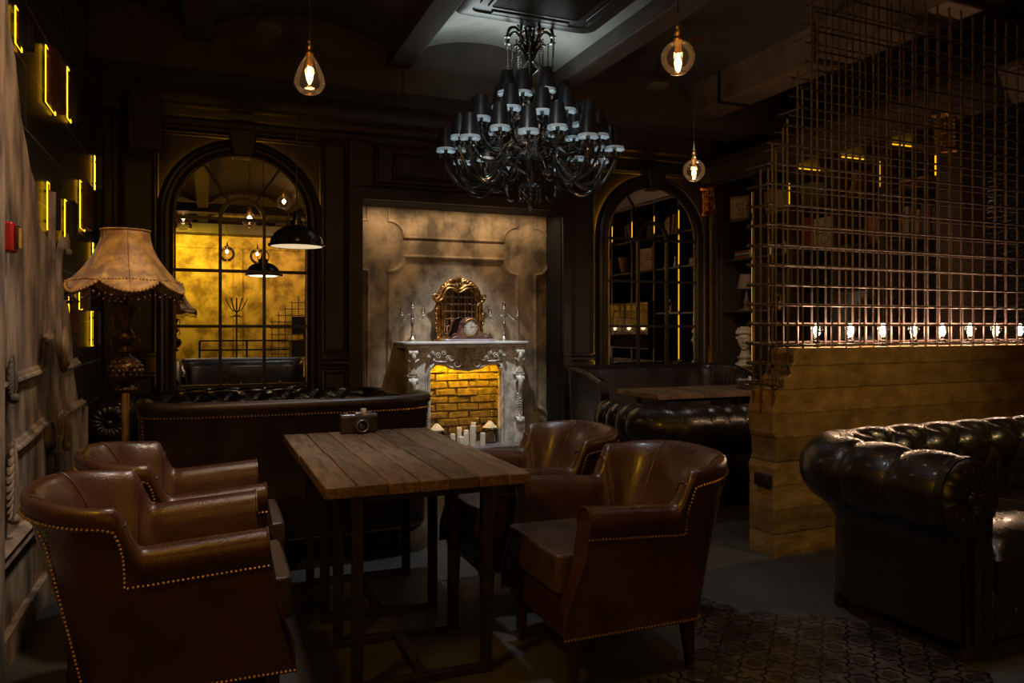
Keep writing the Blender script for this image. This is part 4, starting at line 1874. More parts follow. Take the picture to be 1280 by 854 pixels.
def disc_flower(x, z, r):
    cv.sphere((x, D0 - .008, z), r, 14, 8, (1, .45, 1))
    cv.tube([(x + r * .8 * cos(a), D0 - .022, z + r * .8 * sin(a)) for a in [2 * pi * k / 14 for k in range(14)]], r * .22, 6, closed=True)
    cv.sphere((x, D0 - .026, z), r * .35, 8, 6)
    for k in range(6):
        a = pi * k / 3
        cv.sphere((x + r * 1.0 * cos(a), D0 - .006, z + r * 1.0 * sin(a)), r * .38, 8, 5, (1, .5, 1))


for sg in (-1, 1):
    for (x, z, r) in ((.305, 1.01, .030), (.245, 1.035, .026), (.20, .985, .028), (.36, 1.035, .020), (.155, 1.03, .024), (.40, 1.0, .018)):
        disc_flower(sg * x, z, r)
    # leaves
    for k in range(9):
        a = radians(200 + k * 16)
        M = Matrix.Rotation(sg * (.5 + k * .25), 3, 'Y')
        cv.sphere((sg * (.28 + .10 * cos(a)), D0 - .004, .995 + .05 * sin(a)), .03, 8, 6, (.4, .35, 1), M)
    for k in range(5):
        cv.sphere((sg * (.41 + .014 * k), D0 - .004, 1.0 + .012 * sin(k)), .017 - .002 * k, 8, 6, (1, .6, 1))
    # scroll towards the middle of the arch
    sp = []
    for k in range(30):
        a = k / 29 * 2.6 * pi
        r = .052 * (1 - k / 36)
        sp.append((sg * (.108 + r * cos(a + pi * .5)), D0 - .016, .925 + r * sin(a + pi * .5) * 1.0))
    cv.tube(sp, [.012 * (1 - k / 45) for k in range(30)], 7)
    cv.tube(smoothpath([(sg * .108, D0 - .014, .977), (sg * .18, D0 - .014, .955), (sg * .26, D0 - .014, .945), (sg * .34, D0 - .014, .955)], 5), .011, 7)
# shell in the middle
for k in range(11):
    a = radians(200 - k * 22)
    M = Matrix.Rotation(-(a - pi / 2), 3, 'Y')
    c = Vector((.052 * cos(a), D0 - .012, 1.0 + .050 * sin(a)))
    cv.sphere(c, .052, 8, 8, (.24, .35, 1), M)
cv.sphere((0, D0 - .02, .975), .026, 12, 8, (1, .6, 1))
for k in range(7):
    cv.sphere(((k - 3) * .017, D0 - .012, .915 - .012 * (3 - abs(k - 3))), .012, 8, 6, (1, .6, 1.4))
cv.v = [(x_, (D0 - (D0 - y_) * 1.7) if y_ < D0 else y_, z_) for x_, y_, z_ in cv.v]
cv.build('frieze_carving', marble, fp)
# side consoles: capital, tapering scroll body, garland, foot
for sg in (-1, 1):
    cs = MB()
    x = sg * .565
    cs.box(x - .052, x + .052, D0 - .045, D0 + .09, 1.03, 1.09)
    cs.box(x - .045, x + .045, D0 - .035, D0 + .09, .82, 1.03)
    cs.box(x - .058, x + .058, D0 - .05, D0 + .09, .80, .825)
    cs.box(x - .045, x + .045, D0 - .02, D0 + .09, .30, .80)
    cs.box(x - .060, x + .060, D0 - .055, D0 + .09, H0, .30)
    cs.prism([(x - .05, .825), (x + .05, .825), (x, .90)], D0 - .055, D0 - .03)
    cs.build('console', marble, fp, bevel=.006)
    cc = MB()
    # S-scroll seen from the side, standing proud of the console front
    S = smoothpath([(x, D0 - .045, 1.04), (x, D0 - .075, 1.0), (x, D0 - .05, .94), (x, D0 - .035, .90)], 6)
    cc.tube(S, .022, 8)
    S = smoothpath([(x, D0 - .04, .78), (x, D0 - .080, .74), (x, D0 - .070, .66), (x, D0 - .04, .55), (x, D0 - .03, .45), (x, D0 - .055, .36), (x, D0 - .075, .32)], 6)
    cc.tube(S, [.026 - .010 * k / len(S) for k in range(len(S))], 8)
    for z, r in ((1.035, .03), (.76, .028), (.335, .032)):
        cc.lathe([(r, -.045), (r * 1.05, -.03), (r * .95, .0), (r * 1.05, .03), (r, .045)], 14, (x, D0 - .05, z), Matrix.Rotation(pi / 2, 3, 'Y'))
    for k in range(9):
        z = .60 - k * .026
        w = .024 - .0015 * k
        for q in (-1, 0, 1):
            cc.sphere((x + q * .02, D0 - .052 - (.008 if q == 0 else 0), z + (q == 0) * .01), w * .62, 8, 5)
    for k in range(5):
        M = Matrix.Rotation((k - 2) * .45, 3, 'Y')
        cc.sphere((x + (k - 2) * .014, D0 - .05, .95), .045, 8, 6, (.25, .4, 1), M)
    cc.build('console_carving', marble, fp)

# candles on the hearth
cand = [(-.30, -.11, .055, .030), (-.355, -.04, .085, .026)]
clist = []
hy = YS
for (u, v, h, w) in [(550, 548, .11, .026), (563, 546, .085, .024), (570, 546, .10, .028), (583, 546, .095, .025), (592, 544, .14, .026), (577, 553, .075, .030), (592, 553, .155, .028),
                     (602, 553, .085, .025), (605, 553, .085, .024), (564, 553, .05, .024)]:
    clist.append((u, v, h, w))
seen = [
    ('tall cream candle at the left of the hearth group, its top lit yellow', 549.5, 545, 41, .027),
    ('cream pillar candle left of the pair in the hearth group, low and broad', 566, 549, 28, .026),
    ('cream pillar candle with yellow top, behind the two broad ones on the hearth', 574, 547, 34, .025),
    ('cream candle with yellow lit side, behind the low white one on the hearth', 583, 547, 33, .025),
    ('slim cream candle behind the tallest candle of the hearth group', 592, 545, 42, .025),
    ('low white candle leaning out in front of the hearth group at its left', 560, 556, 10, .026),
    ('low rounded white candle in front of the middle of the hearth group', 577, 556, 24, .032),
    ('white candle beside the low rounded one, in the hearth group', 582, 553, 30, .022),
    ('tallest white candle, in front of the hearth group', 591, 554, 53, .029),
    ('single white candle standing apart at the right of the hearth group', 603.5, 554, 37, .026),
]
cy = [-.27, -.31, -.22, -.24, -.2, -.42, -.44, -.37, -.40, -.42]
for (lab, u, vb, hpx, w), ly in zip(seen, cy):
    Y = YS + ly
    X = ratio(u) * Y
    D = X * FX + Y * FY
    h = {41: .16, 28: .12, 34: .17, 33: .14, 42: .21, 10: .06, 24: .105, 30: .13, 53: .205, 37: .13}[hpx]
    t = thing('pillar_candle', lab, 'candle', (X, Y, H0), 0, 'pillar candles on the hearth')
    b_ = MB().lathe([(0, 0), (w, 0), (w, h - .012), (w * .92, h - .004), (w * .75, h - .001), (w * .4, h - .003), (0, h - .004)], 20)
    b_.build('wax', wax, t)
    MB().tube([(0, 0, h - .006), (.001, 0, h + .010)], .0012, 5).build('wick', blackf, t)

# glass lanterns with a cone of lit sand
sandm = mat('pale salt', (.6, .5, .3), (.8, .7, .5), rough=.9, scale=60, bump=.5)
for lab, lx in (('round glass jar at the right corner of the firebox', .285), ('round glass jar at the left corner of the firebox, half behind the settee', -.285)):
    Y = -.24
    t = thing('glass_jar', lab, 'jar', (FXC + lx, YS + Y, H0), 0, 'glass jars in the firebox')
    MB().lathe([(.0, 0), (.078, 0), (.082, .01), (.082, .15), (.078, .158), (.076, .15), (.076, .012), (0, .012)], 32).build('glass', glass_jar, t)
    MB().lathe([(.072, .014), (.072, .04), (.05, .08), (.02, .105), (0, .112)], 24).build('salt', sandm, t)
    MB().lathe([(.084, .148), (.086, .153), (.084, .160), (.078, .160)], 32).build('rim', silver, t)
    MB().lathe([(.084, .15), (.06, .17), (.03, .205), (.012, .22), (.0, .222)], 24).build('lid', sandm, t)

# ---------------------------------------------------------------- gilt mirror on the mantel
gm = thing('mantel_mirror', 'small ornate gilt mirror with a carved crest leaning on the mantel shelf', 'mirror', (FXC, YS - .10, 1.1475))
W_ = .235
HH = .50
half = [(W_ * .80, .03), (W_ * .80, .20), (W_ * .82, .36), (W_ * .96, .405), (W_ * .80, .44), (W_ * .70, .50), (W_ * .52, .545), (W_ * .26, .54), (0, .505)]
lp_ = [(x, z) for x, z in half] + [(-x, z) for x, z in half[-2::-1]]
sp3 = [(q.x, q.y) for q in smoothpath([(x, z, 0) for x, z in lp_], 5)]
glp = sp3 + [(-W_ * .80, .03), (W_ * .80, .03)]
MB().prism(sp3, .0, .008).build('glass', mirror_b, gm, smooth=False)
fr = MB()
ring = [(x, -.012, z) for x, z in sp3]
fr.tube(ring + [(-W_ * .80, -.012, .03), (0, -.012, .018), (W_ * .80, -.012, .03)], .015, 8, closed=True)
ring2 = []
for x, z in sp3:
    cx_, cz_ = 0, .27
    d = Vector((x - cx_, z - cz_))
    d2 = d * (1 + .034 / d.length)
    ring2.append((cx_ + d2.x, -.006, cz_ + d2.y))
fr.tube(ring2, .020, 8)
ring3 = []
for i, (x, z) in enumerate(sp3):
    d = Vector((x, z - .27))
    d2 = d * (1 + .055 / d.length)
    ring3.append((d2.x, -.002, .27 + d2.y))
fr.tube(ring3, [.011 + .006 * abs(sin(i * .9)) for i in range(len(ring3))], 7)
fr.build('frame', gold, gm)
crest = MB()
for sg in (-1, 1):
    cr_ = MB()
    # ears
    for (cx_, cz_, r0, dr) in ((.262, .455, .028, 1), (.235, .02, .034, -1), (.09, .60, .035, 1), (.15, .575, .022, -1)):
        P = []
        for k in range(22):
            a = k / 21 * 2.2 * pi
            r = r0 * (1 - k / 28)
            P.append((sg * (cx_ + r * cos(a * dr)), -.014, cz_ + r * sin(a * dr)))
        cr_.tube(P, [.011 * (1 - k / 40) for k in range(22)], 7)
    for k in range(6):
        M = Matrix.Rotation(sg * (.3 + .25 * k), 3, 'Y')
        cr_.sphere((sg * (.03 + .028 * k), -.012, .625 - .008 * k * k * .35), .034, 8, 6, (.35, .4, 1), M)
    for k in range(5):
        cr_.sphere((sg * (.248 + .006 * (k % 2)), -.01, .12 + k * .05), .017, 8, 6, (.8, .6, 1.4))
    cr_.tube(smoothpath([(sg * .22, -.012, .015), (sg * .15, -.014, .035), (sg * .08, -.014, .015), (0, -.014, .02)], 5), .018, 7)
    cr_.build('side_scroll', gold, gm)
cr_ = MB()
for k in range(7):
    a = radians(150 - k * 20)
    M = Matrix.Rotation(-(a - pi / 2), 3, 'Y')
    cr_.sphere((.035 * cos(a), -.016, .60 + .04 * sin(a)), .036, 8, 6, (.28, .4, 1), M)
cr_.sphere((0, -.022, .585), .022, 10, 8)
cr_.build('carved_crest', gold, gm)
MB().box(-.19, .19, .008, .02, .02, .50).build('backboard', blackf, gm)

# mantel clock
ck = thing('mantel_clock', 'dark wooden mantel clock with round brass dial in front of the gilt mirror', 'clock', (FXC + .055, YS - .245, 1.1465), radians(4))
ck.scale = (1.22, 1.1, 1.28)
ckw = mat('reddish walnut', (.045, .014, .012), (.11, .04, .032), rough=.3, scale=12, stretch=(1, 1, 4), coat=.4)
M_ = MB()
M_.box(-.225, .225, -.045, .04, 0, .018)
M_.build('plinth', mat('lilac grey plinth', (.30, .26, .30), (.4, .36, .4), rough=.3, scale=10), ck, bevel=.003)
hp = [(-.17, .018), (-.168, .032), (-.13, .040), (-.105, .06), (-.088, .09), (-.078, .13)]
top_ = arc(0, .112, .082, 165, 15, 14)
body = hp + top_ + [(-x, z) for x, z in hp[::-1]]
MB().prism(body, -.038, .036).build('case', ckw, ck, bevel=.004)
dl = MB()
dl.lathe([(.066, 0), (.070, .006), (.066, .012), (.060, .010), (.058, .004)], 40, (0, -.038, .112), MY)
dl.build('bezel', brass, ck)
facem = mat('cream clock dial', (.50, .44, .34), (.62, .56, .45), rough=.4, scale=30)
MB().lathe([(0, .003), (.060, .003), (.060, .0)], 40, (0, -.038, .112), MY).build('dial', facem, ck)
nm = MB()
ROM = {12: 'XII', 3: 'III', 6: 'VI', 9: 'IX'}
for k in range(12):
    a = pi / 2 - 2 * pi * (k + 1) / 12
    M = Matrix.Rotation(-(a - pi / 2), 3, 'Y')
    for q in range(-1, 2):
        c = Vector((.047 * cos(a) - q * .0045 * sin(a) * -1 * -1, -.0418, .112 + .047 * sin(a) + q * .0045 * cos(a)))
        c = Vector((.047 * cos(a) + q * .005 * sin(a), -.0418, .112 + .047 * sin(a) - q * .005 * cos(a)))
        nm.cbox(c, (.0018, .001, .012), M=M)
nm.build('numerals', blackf, ck, smooth=False)
hd = MB()
for a, L, w in ((radians(82), .030, .004), (radians(10), .038, .003)):
    M = Matrix.Rotation(-(a - pi / 2), 3, 'Y')
    hd.cbox((L / 2 * cos(a), -.0428, .112 + L / 2 * sin(a)), (w, .001, L), M=M)
hd.sphere((0, -.043, .112), .004, 8, 6)
hd.build('hands', blackf, ck, smooth=False)
for sg in (-1, 1):
    M2 = MB()
    P = []
    for k in range(18):
        a = k / 17 * 1.8 * pi
        r = .020 * (1 - k / 26)
        P.append((sg * (.135 + r * cos(a)), -.030, .045 + r * sin(a)))
    M2.tube(P, .006, 6)
    M2.build('scroll', ckw, ck)


# candelabra
def candelabrum(label, u, spread_, turn):
    X, _ = on_y(u, 420, YS - .16)
    t = thing('candelabrum', label, 'candelabrum', (X, YS - .16, 1.146), turn, 'silver candelabra on the mantel shelf')
    t.scale = (1.12, 1.12, 1.14)
    MB().lathe([(0, 0), (.055, 0), (.058, .006), (.050, .012), (.040, .016), (.030, .026), (.016, .040), (.010, .055), (.012, .065)], 28).build('base', silver, t)
    MB().lathe([(.010, .060), (.016, .08), (.011, .10), (.008, .12), (.012, .14), (.017, .165), (.012, .19), (.008, .205), (.014, .215), (.014, .225), (.007, .235), (.007, .30), (.0, .30)], 20).build('stem', silver, t)
    for a, L, top in ((0, 0, .30), (0, spread_, .235), (pi, spread_, .235)):
        dx = L * cos(a)
        if L:
            P = smoothpath([(0, 0, .222), (dx * .3, 0, .245), (dx * .55, 0, .215), (dx * .85, 0, .195), (dx, 0, .212), (dx, 0, top)], 6)
            MB().tube(P, .0048, 7).build('arm', silver, t)
        MB().lathe([(.004, top - .012), (.022, top), (.024, top + .004), (.010, top + .006), (.008, top + .012), (.017, top + .022), (.018, top + .038), (.015, top + .05), (.021, top + .054), (.021, top + .058),
                    (.013, top + .056), (.012, top + .03), (0, top + .03)], 20, (dx, 0, 0)).build('candle_cup', silver, t)
    return t


candelabrum('three-armed silver candelabrum at the left end of the mantel shelf', 515.5, .098, 0)
candelabrum('three-armed silver candelabrum at the right end of the mantel shelf', 630, .140, 0)

# ================================================================ CHANDELIER
CHX, CHY = 2.28, 5.28
cl = thing('chandelier', 'large black glass chandelier with rings of small black shades, hanging in mid room', 'chandelier', (CHX, CHY, 0))
col = MB()
col.lathe([(0, 3.60), (.09, 3.60), (.10, 3.58), (.07, 3.55), (.02, 3.54), (.012, 3.50), (.03, 3.47), (.055, 3.44), (.03, 3.40), (.015, 3.37), (.015, 3.30), (.05, 3.27), (.06, 3.24), (.02, 3.20),
           (.02, 3.10), (.05, 3.06), (.085, 3.02), (.09, 2.98), (.04, 2.92), (.025, 2.88), (.05, 2.84), (.11, 2.80), (.12, 2.77), (.05, 2.72), (.035, 2.66), (.06, 2.62), (.13, 2.57), (.145, 2.53),
           (.09, 2.48), (.04, 2.45), (.03, 2.40), (.07, 2.37), (.08, 2.34), (.04, 2.30), (.02, 2.27), (.026, 2.25), (.0, 2.22)][::-1], 28)
col.build('column', crystal, cl)
# crown of arched leaves
cr = MB()
for k in range(8):
    a = 2 * pi * k / 8
    P = [(.03, 3.36), (.055, 3.46), (.11, 3.54), (.165, 3.53), (.185, 3.47)]
    cr.tube(smoothpath([(r * cos(a), r * sin(a), z) for r, z in P], 5), .012, 6)
    P = [(.02, 3.30), (.05, 3.38), (.09, 3.43), (.12, 3.42)]
    cr.tube(smoothpath([(r * cos(a + .4), r * sin(a + .4), z) for r, z in P], 5), .010, 6)
    cr.lathe([(0, 0), (.022, .004), (.028, .012), (.02, .01), (0, .006)], 12, (.185 * cos(a), .185 * sin(a), 3.455))
cr.build('crown', crystal, cl)


def drop(mb, c, s, L=1.6):
    x, y, z = c
    vs = [(x, y, z), (x + s, y, z - s * L * .6), (x, y + s, z - s * L * .6), (x - s, y, z - s * L * .6), (x, y - s, z - s * L * .6), (x, y, z - s * L * 2)]
    mb.add(vs, [(0, 1, 2), (0, 2, 3), (0, 3, 4), (0, 4, 1), (5, 2, 1), (5, 3, 2), (5, 4, 3), (5, 1, 4)])


def bead(mb, c, s):
    x, y, z = c
    vs = [(x, y, z + s), (x + s, y, z), (x, y + s, z), (x - s, y, z), (x, y - s, z), (x, y, z - s)]
    mb.add(vs, [(0, 1, 2), (0, 2, 3), (0, 3, 4), (0, 4, 1), (5, 2, 1), (5, 3, 2), (5, 4, 3), (5, 1, 4)])


dr = MB()
for k in range(8):
    a = 2 * pi * k / 8
    for q in range(22):
        z = 3.46 - q * .0185
        r = .192 - .03 * (q / 21) ** 2
        bead(dr, (r * cos(a), r * sin(a), z), .0105)
        bead(dr, (r * .72 * cos(a + .35), r * .72 * sin(a + .35), z - .03), .010)
    # chains swinging out from the middle to the lower ring
    for q in range(26):
        f = q / 25
        r = .14 + .30 * f
        z = 3.05 - .45 * f - .12 * sin(pi * f)
        bead(dr, (r * cos(a + .2), r * sin(a + .2), z), .008)

tiers = [(18, .635, 2.61, 0.10, 2.53), (12, .46, 2.79, .3, 2.66), (7, .25, 2.985, .5, 2.86)]
armn = 0
shade_me = None
for (n_, R_, zs_, ph, zh) in tiers:
    for k in range(n_):
        a = 2 * pi * k / n_ + ph
        z_ = zs_ + (.05 if (k % 2 and n_ > 6) else 0)
        r_ = R_ - (.06 if (k % 2 and n_ > 6) else 0)
        ca, sa = cos(a), sin(a)
        dip = .27 if n_ == 18 else (.21 if n_ == 12 else .15)
        P = smoothpath([(.05 * ca, .05 * sa, zh), (r_ * .35 * ca, r_ * .35 * sa, zh + .02), (r_ * .62 * ca, r_ * .62 * sa, z_ - dip), (r_ * .86 * ca, r_ * .86 * sa, z_ - dip + .02),
                        (r_ * 1.0 * ca, r_ * 1.0 * sa, z_ - .10), (r_ * ca, r_ * sa, z_ - .045)], 6)
        MB().tube(P, .0135, 8).build('arm', crystal, cl)
        x, y = r_ * ca, r_ * sa
        cup = MB()
        cup.lathe([(.006, -.06), (.02, -.05), (.045, -.035), (.05, -.028), (.02, -.03), (.012, -.02), (.016, .0), (.016, .03), (.0, .03)], 14, (x, y, z_))
        cup.build('candle_cup', crystal, cl)
        bl = MB().sphere((x, y, z_ + .065), .013, 10, 8, (1, 1, 2.0))
        MB().sphere((x, y, z_ + .065), .013, 8, 6, (1, 1, 2.0)).build('lamp_bulb', cool_bulb, cl)
        sh = MB()
        rows = []
        for (r0, z0) in ((.072, .012), (.0715, .02), (.045, .168)):
            row = []
            for q in range(40):
                t_ = 2 * pi * q / 40
                w = .0012 if q % 2 else -.0012
                row.append((x + (r0 + w) * cos(t_), y + (r0 + w) * sin(t_), z_ + z0))
            rows.append(row)
        for (r0, z0) in ((.042, .168), (.066, .02)):
            row = []
            for q in range(40):
                t_ = 2 * pi * q / 40
                row.append((x + r0 * cos(t_), y + r0 * sin(t_), z_ + z0))
            rows.append(row)
        sh.grid(rows, closed_u=True)
        s_ = sh.build('lamp_shade', shadeb, cl, angle=60)
        ln = MB()
        rows = []
        for j, (r0, z0) in enumerate(((.070, .010), (.0735, -.006), (.0700, -.006), (.0645, .018), (.041, .160))):
            row = []
            for q in range(40):
                t_ = 2 * pi * q / 40
                fr_ = -.005 * abs(sin(q * pi / 4)) if j in (1, 2) else 0
                row.append((x + r0 * cos(t_), y + r0 * sin(t_), z_ + z0 + fr_))
            rows.append(row)
        ln.grid(rows, closed_u=True)
        ln.build('lining', lining, s_)
        for q in range(6):
            t_ = 2 * pi * q / 6 + .3
            drop(dr, (x + .046 * cos(t_), y + .046 * sin(t_), z_ - .03), .008, 2.2)
        for q in range(4):
            drop(dr, (x, y, z_ - .07 - q * .03), .010, 1.4)
        for q in range(14):
            f_ = (q + .5) / 14
            bead(dr, (r_ * ca * (1 - f_ * .75), r_ * sa * (1 - f_ * .75), z_ - .05 + (zh - z_ + .12) * f_ - .10 * sin(pi * f_)), .0075)
for k in range(10):
    a = 2 * pi * k / 10
    for rr_, zz in ((.145, 2.52), (.08, 2.335), (.12, 2.765), (.09, 2.97)):
        for q in range(3):
            drop(dr, (rr_ * cos(a), rr_ * sin(a), zz - q * .034), .009, 1.8)
drop(dr, (0, 0, 2.22), .018, 1.6)
stuff(dr.build('crystal_drops', crystald, cl))

# lower glass bowl under the column
# ---------------------------------------------------------------- ceiling cassette
ac = thing('air_conditioner', 'square dark ceiling air conditioner cassette with rounded corners above the chandelier', 'air conditioner', (2.18, 4.62, 3.52))
acm = mat('anthracite plastic', (.035, .038, .04), (.045, .048, .05), rough=.32)


def rsq(h, r, n=6):
    P = []
    for cx, cy, a0 in ((h - r, h - r, 0), (-h + r, h - r, 90), (-h + r, -h + r, 180), (h - r, -h + r, 270)):
        for k in range(n + 1):
            a = radians(a0 + 90 * k / n)
            P.append((cx + r * cos(a), cy + r * sin(a)))
    return P


rows = []
for h, r, z in ((.55, .10, .08), (.56, .10, .03), (.555, .10, .012), (.53, .09, .0), (.45, .06, .0), (.445, .06, .012), (.44, .06, .012), (.36, .03, .012), (.355, .03, .0), (.335, .03, .0), (.33, .03, .03)):
    rows.append([(x, y, z) for x, y in rsq(h, r)])
MB().grid(rows, closed_u=True).build('frame', acm, ac, angle=25)
gr = MB()
for k in range(-16, 17):
    gr.box(-.335, .335, k * .02 - .002, k * .02 + .002, .006, .016)
    gr.box(k * .02 - .002, k * .02 + .002, -.335, .335, .010, .020)
gr.build('grille', acm, ac, smooth=False)
for rz_ in range(4):
    m_ = MB()
    m_.box(-.30, .30, .385, .43, -.004, .010)
    f_ = m_.build('flap', acm, ac, bevel=.004)
    f_.rotation_euler = (0, 0, rz_ * pi / 2)
MB().box(-.34, .34, -.34, .34, .03, .09).build('filter', blackp, ac)

# duct boxed along the ceiling towards the bookcase
dt = MB()
dt.box(4.42, 4.76, 1.0, 7.0, 3.385, 3.40)
dt.box(4.42, 4.76, 1.0, 4.6, 3.40, 3.74)
dt.box(4.42, 4.76, 4.606, 7.0, 3.40, 3.74)
d_ = thing('ceiling_duct', 'long square ventilation duct along the ceiling above the bookcase side', 'duct', (0, 0, 0))
dt.build('duct_casing', mat('brown painted duct', (.12, .09, .07), (.20, .155, .12), rough=.6, scale=4, detail=7), d_, smooth=False)
for y in (2.2, 3.4, 4.6, 5.8):
    MB().box(4.40, 4.78, y - .012, y + .012, 3.365, 3.76).build('flange', steel, d_, smooth=False)

# conduit on the ceiling
cdn = MB()
cdn.tube(smoothpath([(3.35, 2.5, 3.52), (3.36, 3.3, 3.50), (3.55, 3.7, 3.50), (4.0, 3.9, 3.52), (4.3, 4.3, 3.6)], 6), .012, 7)
tag(cdn.build('conduit', steel), 'thin dark conduit snaking over the ceiling beside the right globe pendant', 'conduit')


# round ceiling speakers hung in the dark
for lab, u, v, D in (('round dark ceiling loudspeaker seen left of the teardrop pendant', 333, 36, 5.2), ('round dark ceiling loudspeaker between chandelier and bookcase', 822, 107, 6.6)):
    a = (u - 640) / FOC
    X, Y = D * (FX + FY * a), D * (FY - FX * a)
    Z = CAMH + (HZ - v) * D / FOC
    t = thing('ceiling_loudspeaker', lab, 'loudspeaker', (X, Y, Z), 0, 'round loudspeakers under the ceiling')
    MB().lathe([(0, -.03), (.07, -.028), (.098, -.015), (.105, .0), (.098, .02), (.06, .07), (0, .09)], 36).build('body', beamm, t)
    MB().tube([(0, 0, .08), (0, 0, 3.62 - Z)], .01, 8).build('rod', steel, t)


# ================================================================ PENDANTS
def pendant_lamp(name, label, u, v, D, kind, R, group, top=3.62, power=6.0, filam_m=None, pos=None):
    if pos:
        X, Y, Z = pos
    else:
        a = (u - 640) / FOC
        X, Y = D * (FX + FY * a), D * (FY - FX * a)
        Z = CAMH + (HZ - v) * D / FOC
    t = thing(name, label, 'pendant lamp', (X, Y, Z), 0, group)
    if kind == 'tear':
        prof = [(.42, -1.0), (.70, -.86), (.95, -.52), (1.0, -.25), (.92, .15), (.72, .65), (.48, 1.15), (.30, 1.45), (.22, 1.58)]
        neck = 1.58
    elif kind == 'jar':
        prof = [(.55, -1.0), (.98, -.9), (1.0, -.4), (.9, -.3), (1.0, -.15), (.98, .3), (.8, .45), (.85, .55), (.45, .9), (.28, 1.0)]
        neck = 1.0
    else:
        prof = [(.46, -.93), (.55, -.86), (.80, -.60), (.96, -.28), (1.0, .0), (.96, .28), (.80, .60), (.55, .84), (.32, .95), (.22, 1.0)]
        neck = 1.0
    sp = smoothpath([(r, z, 0) for r, z in prof], 3)
    MB().lathe([(p.x * R, p.y * R) for p in sp], 32).build('glass_shade', glass_globe, t)
    MB().tube([(prof[0][0] * R * cos(2 * pi * k / 32), prof[0][0] * R * sin(2 * pi * k / 32), prof[0][1] * R) for k in range(32)], R * .022, 6, closed=True).build('rim', rimglass, t)
    z0 = neck * R
    MB().lathe([(.24 * R, z0 - .004), (.27 * R, z0 + .006), (.18 * R, z0 + .014), (.14 * R, z0 + .02), (.22 * R, z0 + .035), (.20 * R, z0 + .05), (.10 * R, z0 + .058), (.15 * R, z0 + .07), (.09 * R, z0 + .085),
                (.06 * R, z0 + .11), (.03 * R, z0 + .14), (0, z0 + .145)], 20).build('cap', brass, t)
    MB().lathe([(.018, z0 - .055), (.018, z0 + .002), (0, z0 + .002)], 16).build('lamp_holder', brass, t)
    zb = z0 - .055
    b = .85 if R > .09 else .7
    MB().lathe([(.012, zb), (.016 * b, zb - .012), (.028 * b, zb - .035), (.033 * b, zb - .055), (.030 * b, zb - .08), (.018 * b, zb - .10), (.004, zb - .108)], 18).build('bulb', glass_bulb, t)
    f = MB()
    for k in range(6):
        a1 = 2 * pi * k / 6
        f.tube([(.008 * cos(a1), .008 * sin(a1), zb - .014), (.010 * cos(a1 + .5), .010 * sin(a1 + .5), zb - .082)], .0019, 5)
    f.build('filament', filam_m or filam_p, t)
    if top > Z + z0 + .15:
        MB().tube([(0, 0, z0 + .14), (0, 0, top - Z)], .0032, 6).build('cable', blackf, t)
        MB().lathe([(0, top - Z), (.05, top - Z), (.05, top - Z - .02), (.0, top - Z - .025)], 20).build('ceiling_rose', brass, t)
    if power:
        L = bpy.data.lights.new('pendant_light', 'POINT')
        L.energy = power
        L.color = WARM
        L.shadow_soft_size = .03
        lo = bpy.data.objects.new('pendant_light', L)
        C.objects.link(lo)
        lo.location = (X, Y, Z + zb - .05)
    return t


rimglass = mat('glass rim', (.6, .55, .5), (.7, .65, .6), rough=.1, metal=.7)
gp = 'clear glass pendants'
pendant_lamp('pendant_lamp', 'clear teardrop glass pendant with brass cap above the left mirror', 387, 98, 4.1, 'tear', .082, gp, power=1.8)
pendant_lamp('pendant_lamp', 'clear glass globe pendant at the upper right beside the chandelier, the larger globe', 847.5, 72, 3.9, 'globe', .086, gp, power=1.8)
pendant_lamp('pendant_lamp', 'small clear glass globe pendant in front of the bookcase corner', 867.5, 213, 6.1, 'globe', .088, gp, power=1.8)


# black dome pendant
def dome(label, X, Y, Z, s, top=3.62, light=1.5, name='dome_pendant_lamp'):
    t = thing(name, label, 'pendant lamp', (X, Y, Z))
    t.scale = (s, s, s)
    domem = mat('black enamel dome', (.012, .011, .011), (.02, .018, .017), rough=.25, coat=.4)
    sh = MB()
    sh.lathe([(.185, .0), (.198, .0), (.205, .008), (.198, .018), (.19, .022), (.183, .055), (.155, .10), (.115, .13), (.07, .148), (.05, .155), (.05, .19), (.03, .20), (.026, .23), (.018, .26), (0, .26)], 40)
    sh.build('shade', domem, t)
    MB().lathe([(.186, .004), (.18, .05), (.15, .092), (.11, .12), (.0, .135)], 40).build('inner_shade', whitem, t)
    MB().lathe([(0, .006), (.184, .006), (.184, .002), (0, .002)], 40).build('diffuser', emis('dome diffuser', (1.0, .74, .45), .7), t)
    k = MB()
    for a in (0, 2 * pi / 3, 4 * pi / 3):
        k.sphere((.205 * cos(a), .205 * sin(a), .012), .014, 10, 6)
    k.build('knob', domem, t)
    MB().tube([(0, 0, .25), (0, 0, .33), (0, 0, (top - Z) / s)], .0045, 6).build('cable', blackf, t)
    yk = MB()
    yk.tube(smoothpath([(-.05, 0, .16), (-.06, 0, .24), (0, 0, .31), (.06, 0, .24), (.05, 0, .16)], 5), .005, 6)
    yk.build('yoke', domem, t)
    L = bpy.data.lights.new('dome_light', 'AREA')
    L.shape = 'DISK'
    L.size = .3 * s
    L.energy = light
    L.color = (1, .72, .45)
    lo = bpy.data.objects.new('dome_light', L)
    C.objects.link(lo)
    lo.location = (X, Y, Z - .004)
    return t


a = (371 - 640) / FOC
D = 5.35
dome('black enamel dome pendant hanging in front of the left arched mirror', D * (FX + FY * a), D * (FY - FX * a), CAMH + (HZ - 308.5) * D / FOC, .96, light=1.2)

